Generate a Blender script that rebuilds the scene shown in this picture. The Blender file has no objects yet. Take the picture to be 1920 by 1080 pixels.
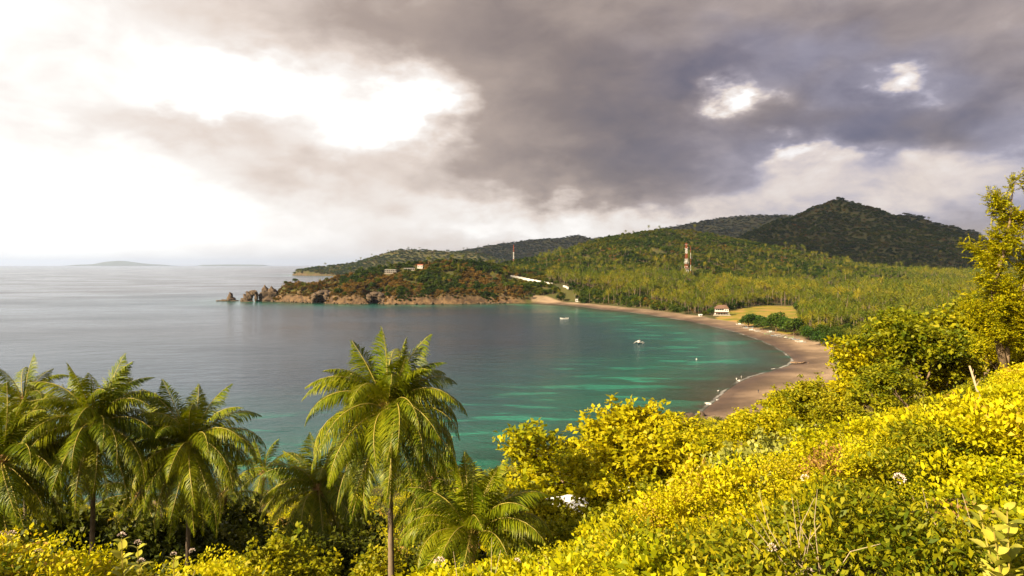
import bpy, math, random
import numpy as np
from mathutils import Vector, Matrix
R = math.radians
random.seed(7); rng = np.random.default_rng(7)
scene = bpy.context.scene
col = scene.collection

# ---------------------------------------------------------------- camera
F = 1250.0; HZ = 497.0; CAMH = 60.0           # focal length in photo pixels, horizon row, eye height above the sea
cd = bpy.data.cameras.new('camera'); cam = bpy.data.objects.new('camera', cd); col.objects.link(cam)
cam.location = (0, 0, CAMH); cam.rotation_euler = (R(90), 0, 0)
cd.sensor_width = 36; cd.lens = 36 * F / 1920; cd.shift_y = -(540 - HZ) / 1920
cd.clip_start = 0.2; cd.clip_end = 200000
scene.camera = cam
def P(px, py, Y): return ((px - 960) / F * Y, Y, CAMH - (py - HZ) / F * Y)
def G(px, py, z=0.0):
    Y = (CAMH - z) * F / (py - HZ); return ((px - 960) / F * Y, Y)

# ---------------------------------------------------------------- render / exposure
scene.render.engine = 'CYCLES'
cy = scene.cycles
cy.use_denoising = True
cy.max_bounces = 5; cy.diffuse_bounces = 2; cy.glossy_bounces = 2; cy.transmission_bounces = 3
cy.transparent_max_bounces = 8; cy.volume_bounces = 0; cy.caustics_reflective = False; cy.caustics_refractive = False
vs = scene.view_settings
vs.view_transform = 'Standard'; vs.look = 'None'; vs.gamma = 1; vs.use_curve_mapping = False
EXPO = 1.5; vs.exposure = EXPO
GAIN = 2 ** EXPO

# ---------------------------------------------------------------- sun
SUN = Vector((-0.66, -0.58, 0.48)).normalized()
sl = bpy.data.lights.new('sun', 'SUN'); sl.energy = 5.0; sl.angle = R(0.6); sl.color = (1.0, 0.84, 0.58)
so = bpy.data.objects.new('sun', sl); col.objects.link(so); so.location = (-200, -90, 200)
so.rotation_euler = SUN.to_track_quat('Z', 'Y').to_euler()

# ---------------------------------------------------------------- world: Nishita sky behind a broken cloud deck
W = bpy.data.worlds.new('World'); scene.world = W; W.use_nodes = True
def build_world():
    nt = W.node_tree; nt.nodes.clear(); N = nt.nodes.new; L = nt.links.new
    def math_(op, a, b=None, c=None, clamp=False):
        n = N('ShaderNodeMath'); n.operation = op; n.use_clamp = clamp
        for i, v in enumerate((a, b, c)):
            if v is None: continue
            if isinstance(v, (int, float)): n.inputs[i].default_value = v
            else: L(v, n.inputs[i])
        return n.outputs[0]
    def vm(op, a, b=None):
        n = N('ShaderNodeVectorMath'); n.operation = op
        for i, v in enumerate((a, b)):
            if v is None: continue
            if isinstance(v, tuple): n.inputs[i].default_value = v
            else: L(v, n.inputs[i])
        return n
    tc = N('ShaderNodeTexCoord'); sep = N('ShaderNodeSeparateXYZ'); L(tc.outputs['Generated'], sep.inputs[0])
    x, y, z = sep.outputs
    u = math_('ARCTAN2', x, y); v = math_('ARCSINE', z)
    cmb = N('ShaderNodeCombineXYZ'); L(u, cmb.inputs[0]); L(v, cmb.inputs[1])
    uv = cmb.outputs[0]
    # cloud noise on the sphere, squeezed vertically so that the clouds flatten towards the horizon
    st = vm('MULTIPLY', tc.outputs['Generated'], (1, 1, 2.0)).outputs[0]
    def noise(scale, detail, rough, vec, dist=0.0):
        n = N('ShaderNodeTexNoise'); n.inputs['Scale'].default_value = scale; n.inputs['Detail'].default_value = detail
        n.inputs['Roughness'].default_value = rough; n.inputs['Distortion'].default_value = dist; L(vec, n.inputs['Vector']); return n
    n1 = noise(5.0, 6, 0.55, st)
    warp = vm('MULTIPLY', vm('SUBTRACT', n1.outputs['Color'], (0.5, 0.5, 0.5)).outputs[0], (0.22, 0.13, 0)).outputs[0]
    n1b = noise(17.0, 5, 0.55, st)
    warp2 = vm('MULTIPLY', vm('SUBTRACT', n1b.outputs['Color'], (0.5, 0.5, 0.5)).outputs[0], (0.10, 0.065, 0)).outputs[0]
    uvw = vm('ADD', vm('ADD', uv, warp).outputs[0], warp2).outputs[0]
    # (px, py, half-width px, half-height px, amount): thicker (+) and thinner (-) parts of the deck
    blobs = [(620, 10, 430, 75, .20), (1000, 100, 300, 130, .20), (900, 270, 90, 90, .12), (1190, 170, 260, 120, .17), (1230, 250, 170, 85, .26),
             (1100, 320, 190, 45, .22), (1640, 60, 330, 80, .18), (1600, 230, 200, 70, .34), (1800, 230, 150, 90, .20),
             (470, 165, 150, 55, -.42), (755, 205, 105, 62, -.62), (650, 255, 120, 45, -.25), (1400, 172, 54, 28, -.75), (1690, 142, 40, 26, -.50),
             (1475, 292, 36, 18, -.42), (1580, 280, 60, 26, -.25), (1450, 325, 130, 45, -.12), (1760, 320, 150, 40, -.15),
             (340, 238, 190, 34, .19), (540, 325, 170, 34, .13), (120, 180, 160, 80, .05), (1740, 380, 150, 30, -.10), (1000, 420, 330, 40, -.30), (230, 400, 330, 80, -.25), (1560, 350, 330, 40, -.10), (1200, 400, 200, 30, -.14), (1330, 130, 90, 50, .10), (1860, 170, 80, 60, .08), (1560, 300, 40, 26, -.18), (1700, 300, 50, 22, -.20), (1640, 165, 26, 16, -.25), (1750, 165, 24, 16, -.2)]
    def ss(a, lo, hi, tolo, tohi):
        n = N('ShaderNodeMapRange'); n.interpolation_type = 'SMOOTHSTEP'; L(a, n.inputs[0])
        for i, q in enumerate((lo, hi, tolo, tohi)): n.inputs[1 + i].default_value = q
        return n.outputs[0]
    T = ss(u, -0.80, 0.25, 0.06, 0.50)
    for (px, py, sx, sy, a) in blobs:
        u0 = math.atan((px - 960) / F); v0 = math.atan((HZ - py) / F * math.cos(u0))
        su = sx / F * math.cos(u0) ** 2; sv = sy / F * math.cos(u0)
        d = vm('MULTIPLY', vm('SUBTRACT', uvw, (u0, v0, 0)).outputs[0], (1 / su, 1 / sv, 0)).outputs[0]
        q = N('ShaderNodeVectorMath'); q.operation = 'DOT_PRODUCT'; L(d, q.inputs[0]); L(d, q.inputs[1])
        e = math_('EXPONENT', math_('MULTIPLY', q.outputs['Value'], -1.0))
        T = math_('MULTIPLY_ADD', e, a, T)
    nf = noise(9.0, 8, 0.6, st, 0.3)
    amp = ss(u, -0.3, 0.35, 0.32, 0.62)
    T = math_('ADD', T, math_('MULTIPLY', math_('SUBTRACT', nf.outputs['Fac'], 0.5), amp))
    ramp = N('ShaderNodeValToRGB'); L(T, ramp.inputs[0]); cr = ramp.color_ramp
    pts = [(0.0, (1.3, 1.27, 1.22)), (.16, (1.0, .94, .89)), (.34, (.80, .685, .605)), (.55, (.44, .35, .30)), (.80, (.26, .205, .19)), (1.0, (.165, .138, .15))]
    while len(cr.elements) < len(pts): cr.elements.new(0.5)
    for e, (p, c) in zip(cr.elements, pts):
        e.position = p; e.color = tuple(k / GAIN for k in c) + (1,)
    # bluish-mauve tone in the shaded cloud on the landward side
    nb = noise(4.0, 3, 0.5, st)
    fac = math_('MULTIPLY', math_('MULTIPLY', ss(u, 0.05, 0.42, 0, 1), ss(T, 0.30, 0.55, 0.1, 1)), ss(nb.outputs['Fac'], 0.36, 0.58, 0.25, 1.0))
    mixc = N('ShaderNodeMix'); mixc.data_type = 'RGBA'; mixc.blend_type = 'MULTIPLY'
    L(fac, mixc.inputs['Factor']); L(ramp.outputs[0], mixc.inputs['A']); mixc.inputs['B'].default_value = (.76, .88, 1.26, 1)
    bgc = N('ShaderNodeBackground'); L(mixc.outputs['Result'], bgc.inputs[0]); bgc.inputs[1].default_value = 1.0
    sky = N('ShaderNodeTexSky'); sky.sky_type = 'NISHITA'; sky.sun_disc = False
    sky.sun_elevation = math.asin(SUN.z); sky.sun_rotation = math.atan2(SUN.x, SUN.y)
    bgs = N('ShaderNodeBackground'); L(sky.outputs[0], bgs.inputs[0]); bgs.inputs[1].default_value = 0.10
    mx = N('ShaderNodeMixShader'); L(ss(T, 0.0, 0.12, 0.93, 0.985), mx.inputs[0]); L(bgs.outputs[0], mx.inputs[1]); L(bgc.outputs[0], mx.inputs[2])
    out = N('ShaderNodeOutputWorld'); L(mx.outputs[0], out.inputs[0])
build_world()
W.cycles.sampling_method = 'MANUAL'; W.cycles.sample_map_resolution = 512

# ================================================================ helpers
def tag(o, label=None, cat=None, group=None, kind=None):
    if label: o['label'] = label
    if cat: o['category'] = cat
    if group: o['group'] = group
    if kind: o['kind'] = kind
    return o
def link(name, data, mat=None, parent=None, loc=None, rot=None, scale=None):
    o = bpy.data.objects.new(name, data); col.objects.link(o)
    if mat is not None and data is not None and not data.materials:
        for m in (mat if isinstance(mat, (list, tuple)) else [mat]): data.materials.append(m)
    if parent: o.parent = parent
    if loc is not None: o.location = loc
    if rot is not None: o.rotation_euler = rot
    if scale is not None: o.scale = (scale,) * 3 if isinstance(scale, (int, float)) else scale
    return o
def empty(name, loc, rz=0, scale=1): return link(name, None, loc=loc, rot=(0, 0, rz), scale=scale)
def mesh_np(name, V, Fq, rnd=None, smooth=False):
    """V (n,3); Fq list of arrays (k,4) / (k,3)"""
    me = bpy.data.meshes.new(name)
    V = np.asarray(V, np.float32)
    if not isinstance(Fq, list): Fq = [Fq]
    Fq = [np.asarray(f, np.int32) for f in Fq if len(f)]
    nl = sum(f.size for f in Fq); nf = sum(len(f) for f in Fq)
    me.vertices.add(len(V)); me.vertices.foreach_set('co', V.ravel())
    me.loops.add(nl); me.loops.foreach_set('vertex_index', np.concatenate([f.ravel() for f in Fq]))
    me.polygons.add(nf)
    tot = np.concatenate([np.full(len(f), f.shape[1], np.int32) for f in Fq])
    start = np.concatenate([[0], np.cumsum(tot)[:-1]]).astype(np.int32)
    me.polygons.foreach_set('loop_start', start)
    me.polygons.foreach_set('loop_total', tot)
    me.update(calc_edges=True); me.validate()
    if smooth: me.polygons.foreach_set('use_smooth', np.ones(len(me.polygons), bool))
    if rnd is not None: attr(me, 'rnd', rnd)
    return me
def attr(me, name, arr, typ='FLOAT'):
    a = me.attributes.new(name, typ, 'POINT')
    if typ == 'FLOAT_VECTOR': a.data.foreach_set('vector', np.asarray(arr, np.float32).ravel())
    elif typ == 'INT': a.data.foreach_set('value', np.asarray(arr, np.int32))
    else: a.data.foreach_set('value', np.asarray(arr, np.float32))
class MB:
    """collects verts / quads for one mesh"""
    def __init__(s): s.v = []; s.f = []
    def add(s, vs, fs):
        o = len(s.v); s.v += [tuple(p) for p in vs]; s.f += [tuple(i + o for i in f) for f in fs]; return s
    def box(s, x0, x1, y0, y1, z0, z1):
        return s.add([(x, y, z) for z in (z0, z1) for y in (y0, y1) for x in (x0, x1)],
                     [(0, 2, 3, 1), (4, 5, 7, 6), (0, 1, 5, 4), (2, 6, 7, 3), (0, 4, 6, 2), (1, 3, 7, 5)])
    def tube(s, pts, rads, n=8, cap=True):
        pts = [Vector(p) for p in pts]; rings = []
        for i, p in enumerate(pts):
            t = (pts[min(i + 1, len(pts) - 1)] - pts[max(i - 1, 0)]).normalized()
            a = t.orthogonal().normalized() if abs(t.z) > .99 else t.cross(Vector((0, 0, 1))).normalized()
            b = t.cross(a)
            rings.append([p + (a * math.cos(k * 2 * math.pi / n) + b * math.sin(k * 2 * math.pi / n)) * rads[i] for k in range(n)])
        vs = [q for r in rings for q in r]; fs = []
        for i in range(len(pts) - 1):
            for k in range(n): fs.append((i * n + k, i * n + (k + 1) % n, (i + 1) * n + (k + 1) % n, (i + 1) * n + k))
        if cap: fs.append(tuple(range(n - 1, -1, -1))); fs.append(tuple((len(pts) - 1) * n + k for k in range(n)))
        return s.add(vs, fs)
    def mesh(s, name, smooth=False):
        me = bpy.data.meshes.new(name); me.from_pydata(s.v, [], s.f); me.update()
        if smooth: me.polygons.foreach_set('use_smooth', np.ones(len(me.polygons), bool))
        return me
    def build(s, name, mat, parent=None, loc=None, rot=None, smooth=False):
        return link(name, s.mesh(name, smooth), mat, parent, loc, rot)

# value noise
def _h(ix, iy, iz=0):
    n = (ix.astype(np.int64) * 374761393 + iy.astype(np.int64) * 668265263 + np.int64(iz) * 2147483647 + 1013904223) & 0x7fffffff
    n = ((n ^ (n >> 13)) * 1274126177) & 0x7fffffff
    n = ((n ^ (n >> 16)) * 1911520717) & 0x7fffffff
    return (n & 0xffff) / 65535.0
def vnoise(x, y, seed=0):
    xi = np.floor(x).astype(np.int64); yi = np.floor(y).astype(np.int64)
    fx = x - xi; fy = y - yi; fx = fx * fx * (3 - 2 * fx); fy = fy * fy * (3 - 2 * fy)
    a = _h(xi, yi, seed); b = _h(xi + 1, yi, seed); c = _h(xi, yi + 1, seed); d = _h(xi + 1, yi + 1, seed)
    return (a + (b - a) * fx) * (1 - fy) + (c + (d - c) * fx) * fy
def fbm(x, y, oct=4, seed=0):
    s = 0; a = .5; t = 0
    for i in range(oct):
        s = s + a * vnoise(x * 2 ** i, y * 2 ** i, seed + i); t += a; a *= .5
    return s / t
def sstep(a, lo, hi):
    t = np.clip((a - lo) / (hi - lo), 0, 1); return t * t * (3 - 2 * t)

# ================================================================ materials
def newmat(name):
    m = bpy.data.materials.new(name); m.use_nodes = True; nt = m.node_tree; nt.nodes.clear()
    return m, nt, nt.nodes.new, nt.links.new
def ramp_node(N, L, fac, pts):
    r = N('ShaderNodeValToRGB'); cr = r.color_ramp
    while len(cr.elements) < len(pts): cr.elements.new(.5)
    for e, (p, c) in zip(cr.elements, pts): e.position = p; e.color = tuple(c) + (1,)
    L(fac, r.inputs[0]); return r.outputs[0]
def mnode(N, L, op, a, b=None, c=None, clamp=False):
    n = N('ShaderNodeMath'); n.operation = op; n.use_clamp = clamp
    for i, v in enumerate((a, b, c)):
        if v is None: continue
        if isinstance(v, (int, float)): n.inputs[i].default_value = v
        else: L(v, n.inputs[i])
    return n.outputs[0]
def noise_node(N, L, scale, detail=3, rough=.55, vec=None, dist=0):
    n = N('ShaderNodeTexNoise'); n.inputs['Scale'].default_value = scale; n.inputs['Detail'].default_value = detail
    n.inputs['Roughness'].default_value = rough; n.inputs['Distortion'].default_value = dist
    if vec is None:
        g = N('ShaderNodeNewGeometry'); vec = g.outputs['Position']
    L(vec, n.inputs['Vector']); return n
def leafmat(name, pts, trans=.32, wrnd=.5, wobj=.25, wpos=.25, posscale=.03, rough=.5, transcol=(1.0, .95, .35), spec=.15):
    """foliage: colour runs along a ramp by leaf, by plant and by stand"""
    m, nt, N, L = newmat(name)
    a = N('ShaderNodeAttribute'); a.attribute_name = 'rnd'
    oi = N('ShaderNodeObjectInfo')
    nz = noise_node(N, L, posscale, 3)
    mr = N('ShaderNodeMapRange'); L(nz.outputs['Fac'], mr.inputs[0]); mr.inputs[1].default_value = .3; mr.inputs[2].default_value = .7
    f = mnode(N, L, 'MULTIPLY', a.outputs['Fac'], wrnd)
    f = mnode(N, L, 'MULTIPLY_ADD', oi.outputs['Random'], wobj, f)
    f = mnode(N, L, 'MULTIPLY_ADD', mr.outputs[0], wpos, f)
    c = ramp_node(N, L, f, pts)
    b = N('ShaderNodeBsdfPrincipled'); L(c, b.inputs['Base Color']); b.inputs['Roughness'].default_value = rough
    b.inputs['Specular IOR Level'].default_value = spec
    t = N('ShaderNodeBsdfTranslucent'); mc = N('ShaderNodeMix'); mc.data_type = 'RGBA'; mc.blend_type = 'MULTIPLY'; mc.inputs['Factor'].default_value = 1
    L(c, mc.inputs['A']); mc.inputs['B'].default_value = (*transcol, 1); L(mc.outputs['Result'], t.inputs[0])
    mx = N('ShaderNodeMixShader'); mx.inputs[0].default_value = trans; L(b.outputs[0], mx.inputs[1]); L(t.outputs[0], mx.inputs[2])
    o = N('ShaderNodeOutputMaterial'); L(mx.outputs[0], o.inputs[0]); return m
def plainmat(name, c1, c2=None, scale=1.0, rough=.8, bump=0.0, bscale=None, spec=.3, obj=True):
    m, nt, N, L = newmat(name)
    b = N('ShaderNodeBsdfPrincipled'); b.inputs['Roughness'].default_value = rough; b.inputs['Specular IOR Level'].default_value = spec
    if obj: v = N('ShaderNodeTexCoord').outputs['Object']
    else: v = N('ShaderNodeNewGeometry').outputs['Position']
    c2 = c2 or tuple(k * .75 for k in c1)
    nz = noise_node(N, L, scale, 4, .6, v)
    c = ramp_node(N, L, nz.outputs['Fac'], [(.3, c1), (.7, c2)]); L(c, b.inputs['Base Color'])
    if bump:
        nb = noise_node(N, L, bscale or scale * 3, 5, .65, v); bp = N('ShaderNodeBump'); bp.inputs['Strength'].default_value = bump
        L(nb.outputs['Fac'], bp.inputs['Height']); L(bp.outputs[0], b.inputs['Normal'])
    o = N('ShaderNodeOutputMaterial'); L(b.outputs[0], o.inputs[0]); return m
M = {}
M['palm'] = leafmat('palm_leaf', [(0, (.030, .060, .003)), (.35, (.10, .135, .004)), (.7, (.24, .24, .007)), (1, (.44, .38, .015))], .30, .6, .25, .15, .3, .40)
M['palmdead'] = leafmat('dead_palm_leaf', [(0, (.10, .05, .015)), (.5, (.22, .12, .03)), (1, (.36, .22, .07))], .25, .7, .3, .0, .3)
M['midrib'] = plainmat('palm_midrib', (.36, .29, .05), (.26, .19, .04), 3, .5)
M['ptrunk'] = plainmat('palm_trunk_bark', (.20, .14, .09), (.11, .08, .055), 2.2, .85, .5, 9)
M['bark'] = plainmat('tree_bark', (.24, .16, .09), (.13, .09, .055), 3, .9, .6, 12)
M['palebark'] = plainmat('pale_dry_wood', (.42, .32, .20), (.30, .22, .13), 4, .9, .4, 14)
M['scrub'] = leafmat('scrub_leaf', [(0, (.07, .11, .003)), (.25, (.26, .28, .004)), (.5, (.50, .46, .005)), (.84, (.64, .54, .008)), (1, (.52, .32, .07))], .45, .45, .25, .42, .45)
M['ytree'] = leafmat('yellow_tree_leaf', [(0, (.07, .10, .004)), (.28, (.24, .25, .004)), (.6, (.50, .42, .005)), (1, (.62, .51, .008))], .42, .6, .2, .2, .6)
M['gtree'] = leafmat('green_tree_leaf', [(0, (.04, .075, .004)), (.3, (.13, .155, .005)), (.65, (.31, .28, .006)), (1, (.46, .36, .010))], .38, .6, .2, .2, .5)
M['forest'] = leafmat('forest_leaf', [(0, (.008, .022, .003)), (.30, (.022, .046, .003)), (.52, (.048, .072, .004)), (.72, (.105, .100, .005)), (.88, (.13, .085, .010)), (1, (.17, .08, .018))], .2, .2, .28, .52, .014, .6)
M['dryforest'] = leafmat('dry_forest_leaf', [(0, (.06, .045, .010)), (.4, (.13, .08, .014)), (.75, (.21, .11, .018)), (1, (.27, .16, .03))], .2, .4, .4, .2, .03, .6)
M['grove'] = leafmat('grove_palm_leaf', [(0, (.022, .045, .003)), (.35, (.06, .088, .004)), (.7, (.15, .145, .006)), (1, (.29, .22, .012))], .25, .35, .35, .45, .014, .5)
M['under'] = leafmat('shade_dark_leaf', [(0, (.02, .035, .003)), (.5, (.06, .07, .004)), (1, (.15, .13, .008))], .25, .6, .2, .2, .4)  # leaf colour darkened to carry the shade beneath palms and in scrub hollows
M['dryleaf'] = leafmat('dry_scrub_leaf', [(0, (.16, .08, .02)), (.5, (.32, .18, .04)), (1, (.46, .30, .08))], .3, .7, .2, .1, .4)
M['shoretree'] = leafmat('shore_tree_leaf', [(0, (.012, .040, .006)), (.5, (.035, .075, .008)), (1, (.10, .12, .010))], .2, .6, .25, .2, .05)
M['white'] = plainmat('white_paint', (.62, .58, .52), (.48, .44, .39), .6, .6)
M['red'] = plainmat('red_paint', (.30, .06, .025), (.24, .05, .025), .6, .6)
M['brightwhite'] = plainmat('white_metal_sheet', (.84, .82, .80), (.76, .74, .71), .8, .5)
M['boatpaint'] = plainmat('worn_boat_paint', (.42, .38, .33), (.28, .24, .2), .9, .7)
M['rooftile'] = plainmat('brown_roof_tile', (.15, .085, .055), (.11, .06, .04), .8, .8, .3, 6)
M['redtile'] = plainmat('red_roof_tile', (.30, .10, .05), (.24, .08, .04), .8, .8)
M['dark'] = plainmat('dark_opening', (.03, .025, .02), (.02, .02, .02), 1, .5)
M['concrete'] = plainmat('concrete', (.28, .23, .18), (.20, .165, .13), .5, .9, .2, 3)
M['wood'] = plainmat('weathered_wood', (.25, .16, .09), (.16, .10, .06), 2, .85, .4, 8)
M['rock'] = plainmat('sea_rock', (.13, .085, .048), (.03, .021, .015), .22, .95, 1.0, .7)
M['foam'] = plainmat('sea_foam', (.52, .49, .45), (.40, .37, .34), .5, .7)
M['flower'] = plainmat('pale_flower', (.62, .50, .40), (.50, .36, .32), 30, .7)
M['bigleaf'] = leafmat('broad_pale_leaf', [(0, (.14, .18, .015)), (.5, (.42, .39, .04)), (1, (.58, .50, .12))], .3, .5, .5, .0, .5)
M['silver'] = leafmat('silvery_leaf', [(0, (.14, .16, .02)), (.5, (.30, .30, .05)), (1, (.52, .48, .16))], .3, .7, .2, .1, .5)
M['black'] = plainmat('black_plastic', (.012, .012, .012), (.02, .02, .02), 6, .35)
M['skin'] = plainmat('skin_tan', (.30, .17, .10), (.26, .14, .08), 8, .6)
M['cloth_dark'] = plainmat('dark_cloth', (.04, .04, .05), (.03, .03, .035), 8, .9)
M['cloth_pale'] = plainmat('pale_cloth', (.6, .55, .5), (.5, .45, .42), 8, .9)
M['green_paint'] = plainmat('pale_green_paint', (.22, .28, .12), (.17, .22, .1), 1, .6)
M['blue_paint'] = plainmat('pale_blue_paint', (.18, .23, .27), (.14, .18, .22), 1, .6)

# ================================================================ coastline
sh = []                                     # (x, y, cliffness)
for x, y in [(-4000, -900), (-1500, -250), (-700, 20), (-400, 110), (-250, 150), (-160, 160), (-98, 162), (-64, 165), (-36, 174), (-1.5, 187), (23, 208), (66, 250)]:
    sh.append((x, y, .45))
for px, py in [(1310, 780), (1325, 766), (1340, 754), (1360, 735), (1385, 718), (1410, 707), (1440, 698), (1470, 689), (1486, 683), (1489, 675), (1475, 662), (1450, 648),
               (1420, 635), (1380, 622), (1330, 610), (1280, 600), (1230, 592), (1180, 585), (1130, 580), (1080, 574), (1040, 570.5)]:
    sh.append((*G(px, py), 0.0))
sh.append((*G(1000, 568.5), .25))
for px, py in [(960, 568.5), (900, 569), (860, 570), (800, 570.3), (740, 570.5), (716, 570)]: sh.append((*G(px, py), 1.0))
c0 = G(706, 570); sh += [(c0[0] - 2, c0[1] + 30, 1), (c0[0] - 14, c0[1] + 26, 1)]
for px, py in [(690, 570), (650, 570), (613, 569)]: sh.append((*G(px, py), 1.0))
c1 = G(600, 568.6)
sh += [(c1[0] + 7, c1[1] + 10, 1), (c1[0] + 6, c1[1] + 40, 1), (c1[0] - 8, c1[1] + 40, 1), (c1[0] - 9, c1[1] + 10, 1)]
for px, py in [(586, 568.3), (560, 567), (530, 566), (505, 565)]: sh.append((*G(px, py), 1.0))
sh += [(-405, 1120, 1), (-408, 1150, 1), (-380, 1185, 1), (-330, 1205, 1), (-280, 1235, 1), (-230, 1300, .8), (-190, 1420, .5), (-170, 1700, .3), (-220, 2300, .3), (-420, 3000, .4), (-800, 3500, .6), (-1150, 3780, .8),
       (-1290, 3900, 1), (-1330, 4100, 1), (-1200, 4500, .8), (-900, 5600, .6), (-500, 9000, .6), (0, 14000, .6), (2500, 22000, .6)]
S = np.array(sh)
POLY = np.concatenate([S[:, :2], [[30000, 22000], [30000, -6000], [-4000, -6000]]])     # land polygon
def coast(x, y):
    """signed distance (positive on land) and cliffness"""
    best = np.full(x.shape, 1e18); cl = np.zeros(x.shape)
    for i in range(len(S) - 1):
        ax, ay, ac = S[i]; bx, by, bc = S[i + 1]
        dx, dy = bx - ax, by - ay; t = np.clip(((x - ax) * dx + (y - ay) * dy) / (dx * dx + dy * dy), 0, 1)
        d = (x - ax - t * dx) ** 2 + (y - ay - t * dy) ** 2
        m = d < best; best = np.where(m, d, best); cl = np.where(m, ac + (bc - ac) * t, cl)
    ins = np.zeros(x.shape, bool); n = len(POLY)
    for i in range(n):
        ax, ay = POLY[i]; bx, by = POLY[(i + 1) % n]
        if ay == by: continue
        ins ^= ((ay > y) != (by > y)) & (x < (bx - ax) * (y - ay) / (by - ay) + ax)
    return np.sqrt(best) * np.where(ins, 1, -1), cl

# ================================================================ relief
def crest(pts, w, p, dz=0): return ([(*P(px, py, Y)[:2], P(px, py, Y)[2] + dz) for px, py, Y in pts], w, p)
HILLS = [
    crest([(520, 531, 1128), (545, 532, 1132), (610, 531, 1135), (640, 521, 1140), (700, 508, 1150), (780, 497, 1160), (840, 490, 1170), (900, 495, 1190), (960, 508, 1230), (1010, 517, 1320)], 150, .9),
    crest([(560, 512, 3960), (600, 500, 3990), (660, 494, 4050), (720, 478, 4100), (760, 468, 4150), (820, 470, 4150), (880, 472, 4150), (950, 488, 4200)], 420, 1.0),
    crest([(880, 478, 5600), (950, 456, 5800), (1000, 449, 5900), (1050, 446, 6000), (1082, 441, 6000), (1110, 447, 6000), (1170, 440, 6200), (1250, 438, 6300)], 1300, 1.1),
    crest([(1000, 500, 4900), (1080, 480, 5000), (1150, 462, 5000), (1200, 455, 5000)], 700, 1.1),
    crest([(1000, 520, 1330), (1050, 497, 1450), (1090, 479, 1600), (1130, 462, 1700), (1170, 444, 1760), (1230, 433, 1820), (1300, 436, 1830), (1350, 446, 1830), (1400, 466, 1870), (1450, 490, 1950)], 620, 1.1),
    crest([(1230, 434, 1820), (1200, 480, 1560), (1180, 510, 1380)], 260, 1.1), crest([(1300, 437, 1830), (1310, 480, 1560), (1320, 510, 1390)], 240, 1.1),
    crest([(1130, 463, 1700), (1100, 500, 1460), (1080, 520, 1330)], 220, 1.1),
    crest([(1200, 436, 5800), (1290, 420, 5900), (1340, 410, 6000), (1400, 403, 6000), (1470, 403, 6000), (1560, 410, 6000)], 1500, 1.1),
    crest([(1380, 470, 2400), (1450, 427, 2650), (1500, 402, 2750), (1540, 384, 2800), (1562, 372, 2800), (1600, 384, 2820), (1650, 402, 2850), (1700, 416, 2870), (1760, 438, 2900), (1830, 470, 2950), (1880, 500, 3000)], 760, 1.15),
    crest([(1562, 373, 2800), (1540, 420, 2500), (1500, 470, 2200), (1480, 500, 2000)], 330, 1.2), crest([(1600, 385, 2820), (1640, 440, 2480), (1680, 490, 2200)], 330, 1.2),
    crest([(1690, 401, 3500), (1722, 405, 3500), (1760, 428, 3550), (1800, 450, 3600), (1860, 480, 3700), (1950, 500, 3800)], 700, 1.1),
    crest([(1780, 462, 8000), (1830, 456, 8000), (1880, 462, 8000), (1960, 450, 8000)], 1200, 1.0),
]
CP = np.array([(0, 0, 57.0), (0, -10, 58), (5, 6, 56.9), (6, 9, 56.6), (-6, 9, 55.7), (-3, 9, 54.9), (0, 9, 54.6), (2, 9, 55.2), (-1, 14, 51.2), (-10, 14, 51.5), (10, 15, 54.6), (5, 22, 49.3), (17, 22, 54.9), (20, 33, 51.2), (33, 45, 52.1), (33, 54, 47.2),
    (26, 45, 48.6), (4.6, 30, 45.2), (9, 50, 39.5), (20, 60, 41.5), (-12, 30, 41), (-25, 40, 33), (-12, 40, 36), (-2, 50, 34.5), (15, 75, 31), (0, 75, 27), (-40, 40, 32), (-30, 70, 23), (-60, 60, 21),
    (-30, 110, 12), (0, 120, 13), (30, 120, 19), (60, 100, 34), (60, 160, 15), (-30, 150, 5), (20, 170, 7.5), (80, 225, 4), (100, 150, 25), (150, 220, 8), (120, 100, 41), (60, 40, 63), (100, 40, 74),
    (60, 0, 71), (20, 0, 61), (-20, 0, 54), (-60, 0, 45), (-60, 30, 36), (-120, 40, 27), (-120, 120, 7), (-200, 60, 18), (-200, 120, 5), (200, 300, 5), (200, 150, 48), (200, 50, 88), (300, 300, 22), (120, 270, 3), (160, 300, 4),
    (-400, 0, 30), (-800, -200, 30), (0, -200, 95), (300, -200, 130), (400, 150, 95), (600, 0, 150), (250, 420, 5), (400, 420, 18), (150, 420, 3), (0, 300, 2), (-100, 300, 2)], float)
_A = np.linalg.norm(CP[:, None, :2] - CP[None, :, :2], axis=2)
_n = len(CP); _K = np.block([[_A, np.ones((_n, 1))], [np.ones((1, _n)), np.zeros((1, 1))]])
_wt = np.linalg.solve(_K, np.concatenate([CP[:, 2], [0]]))
def near_h(x, y):
    z = np.full(x.shape, _wt[-1])
    for i in range(_n): z = z + _wt[i] * np.hypot(x - CP[i, 0], y - CP[i, 1])
    return z
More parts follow.
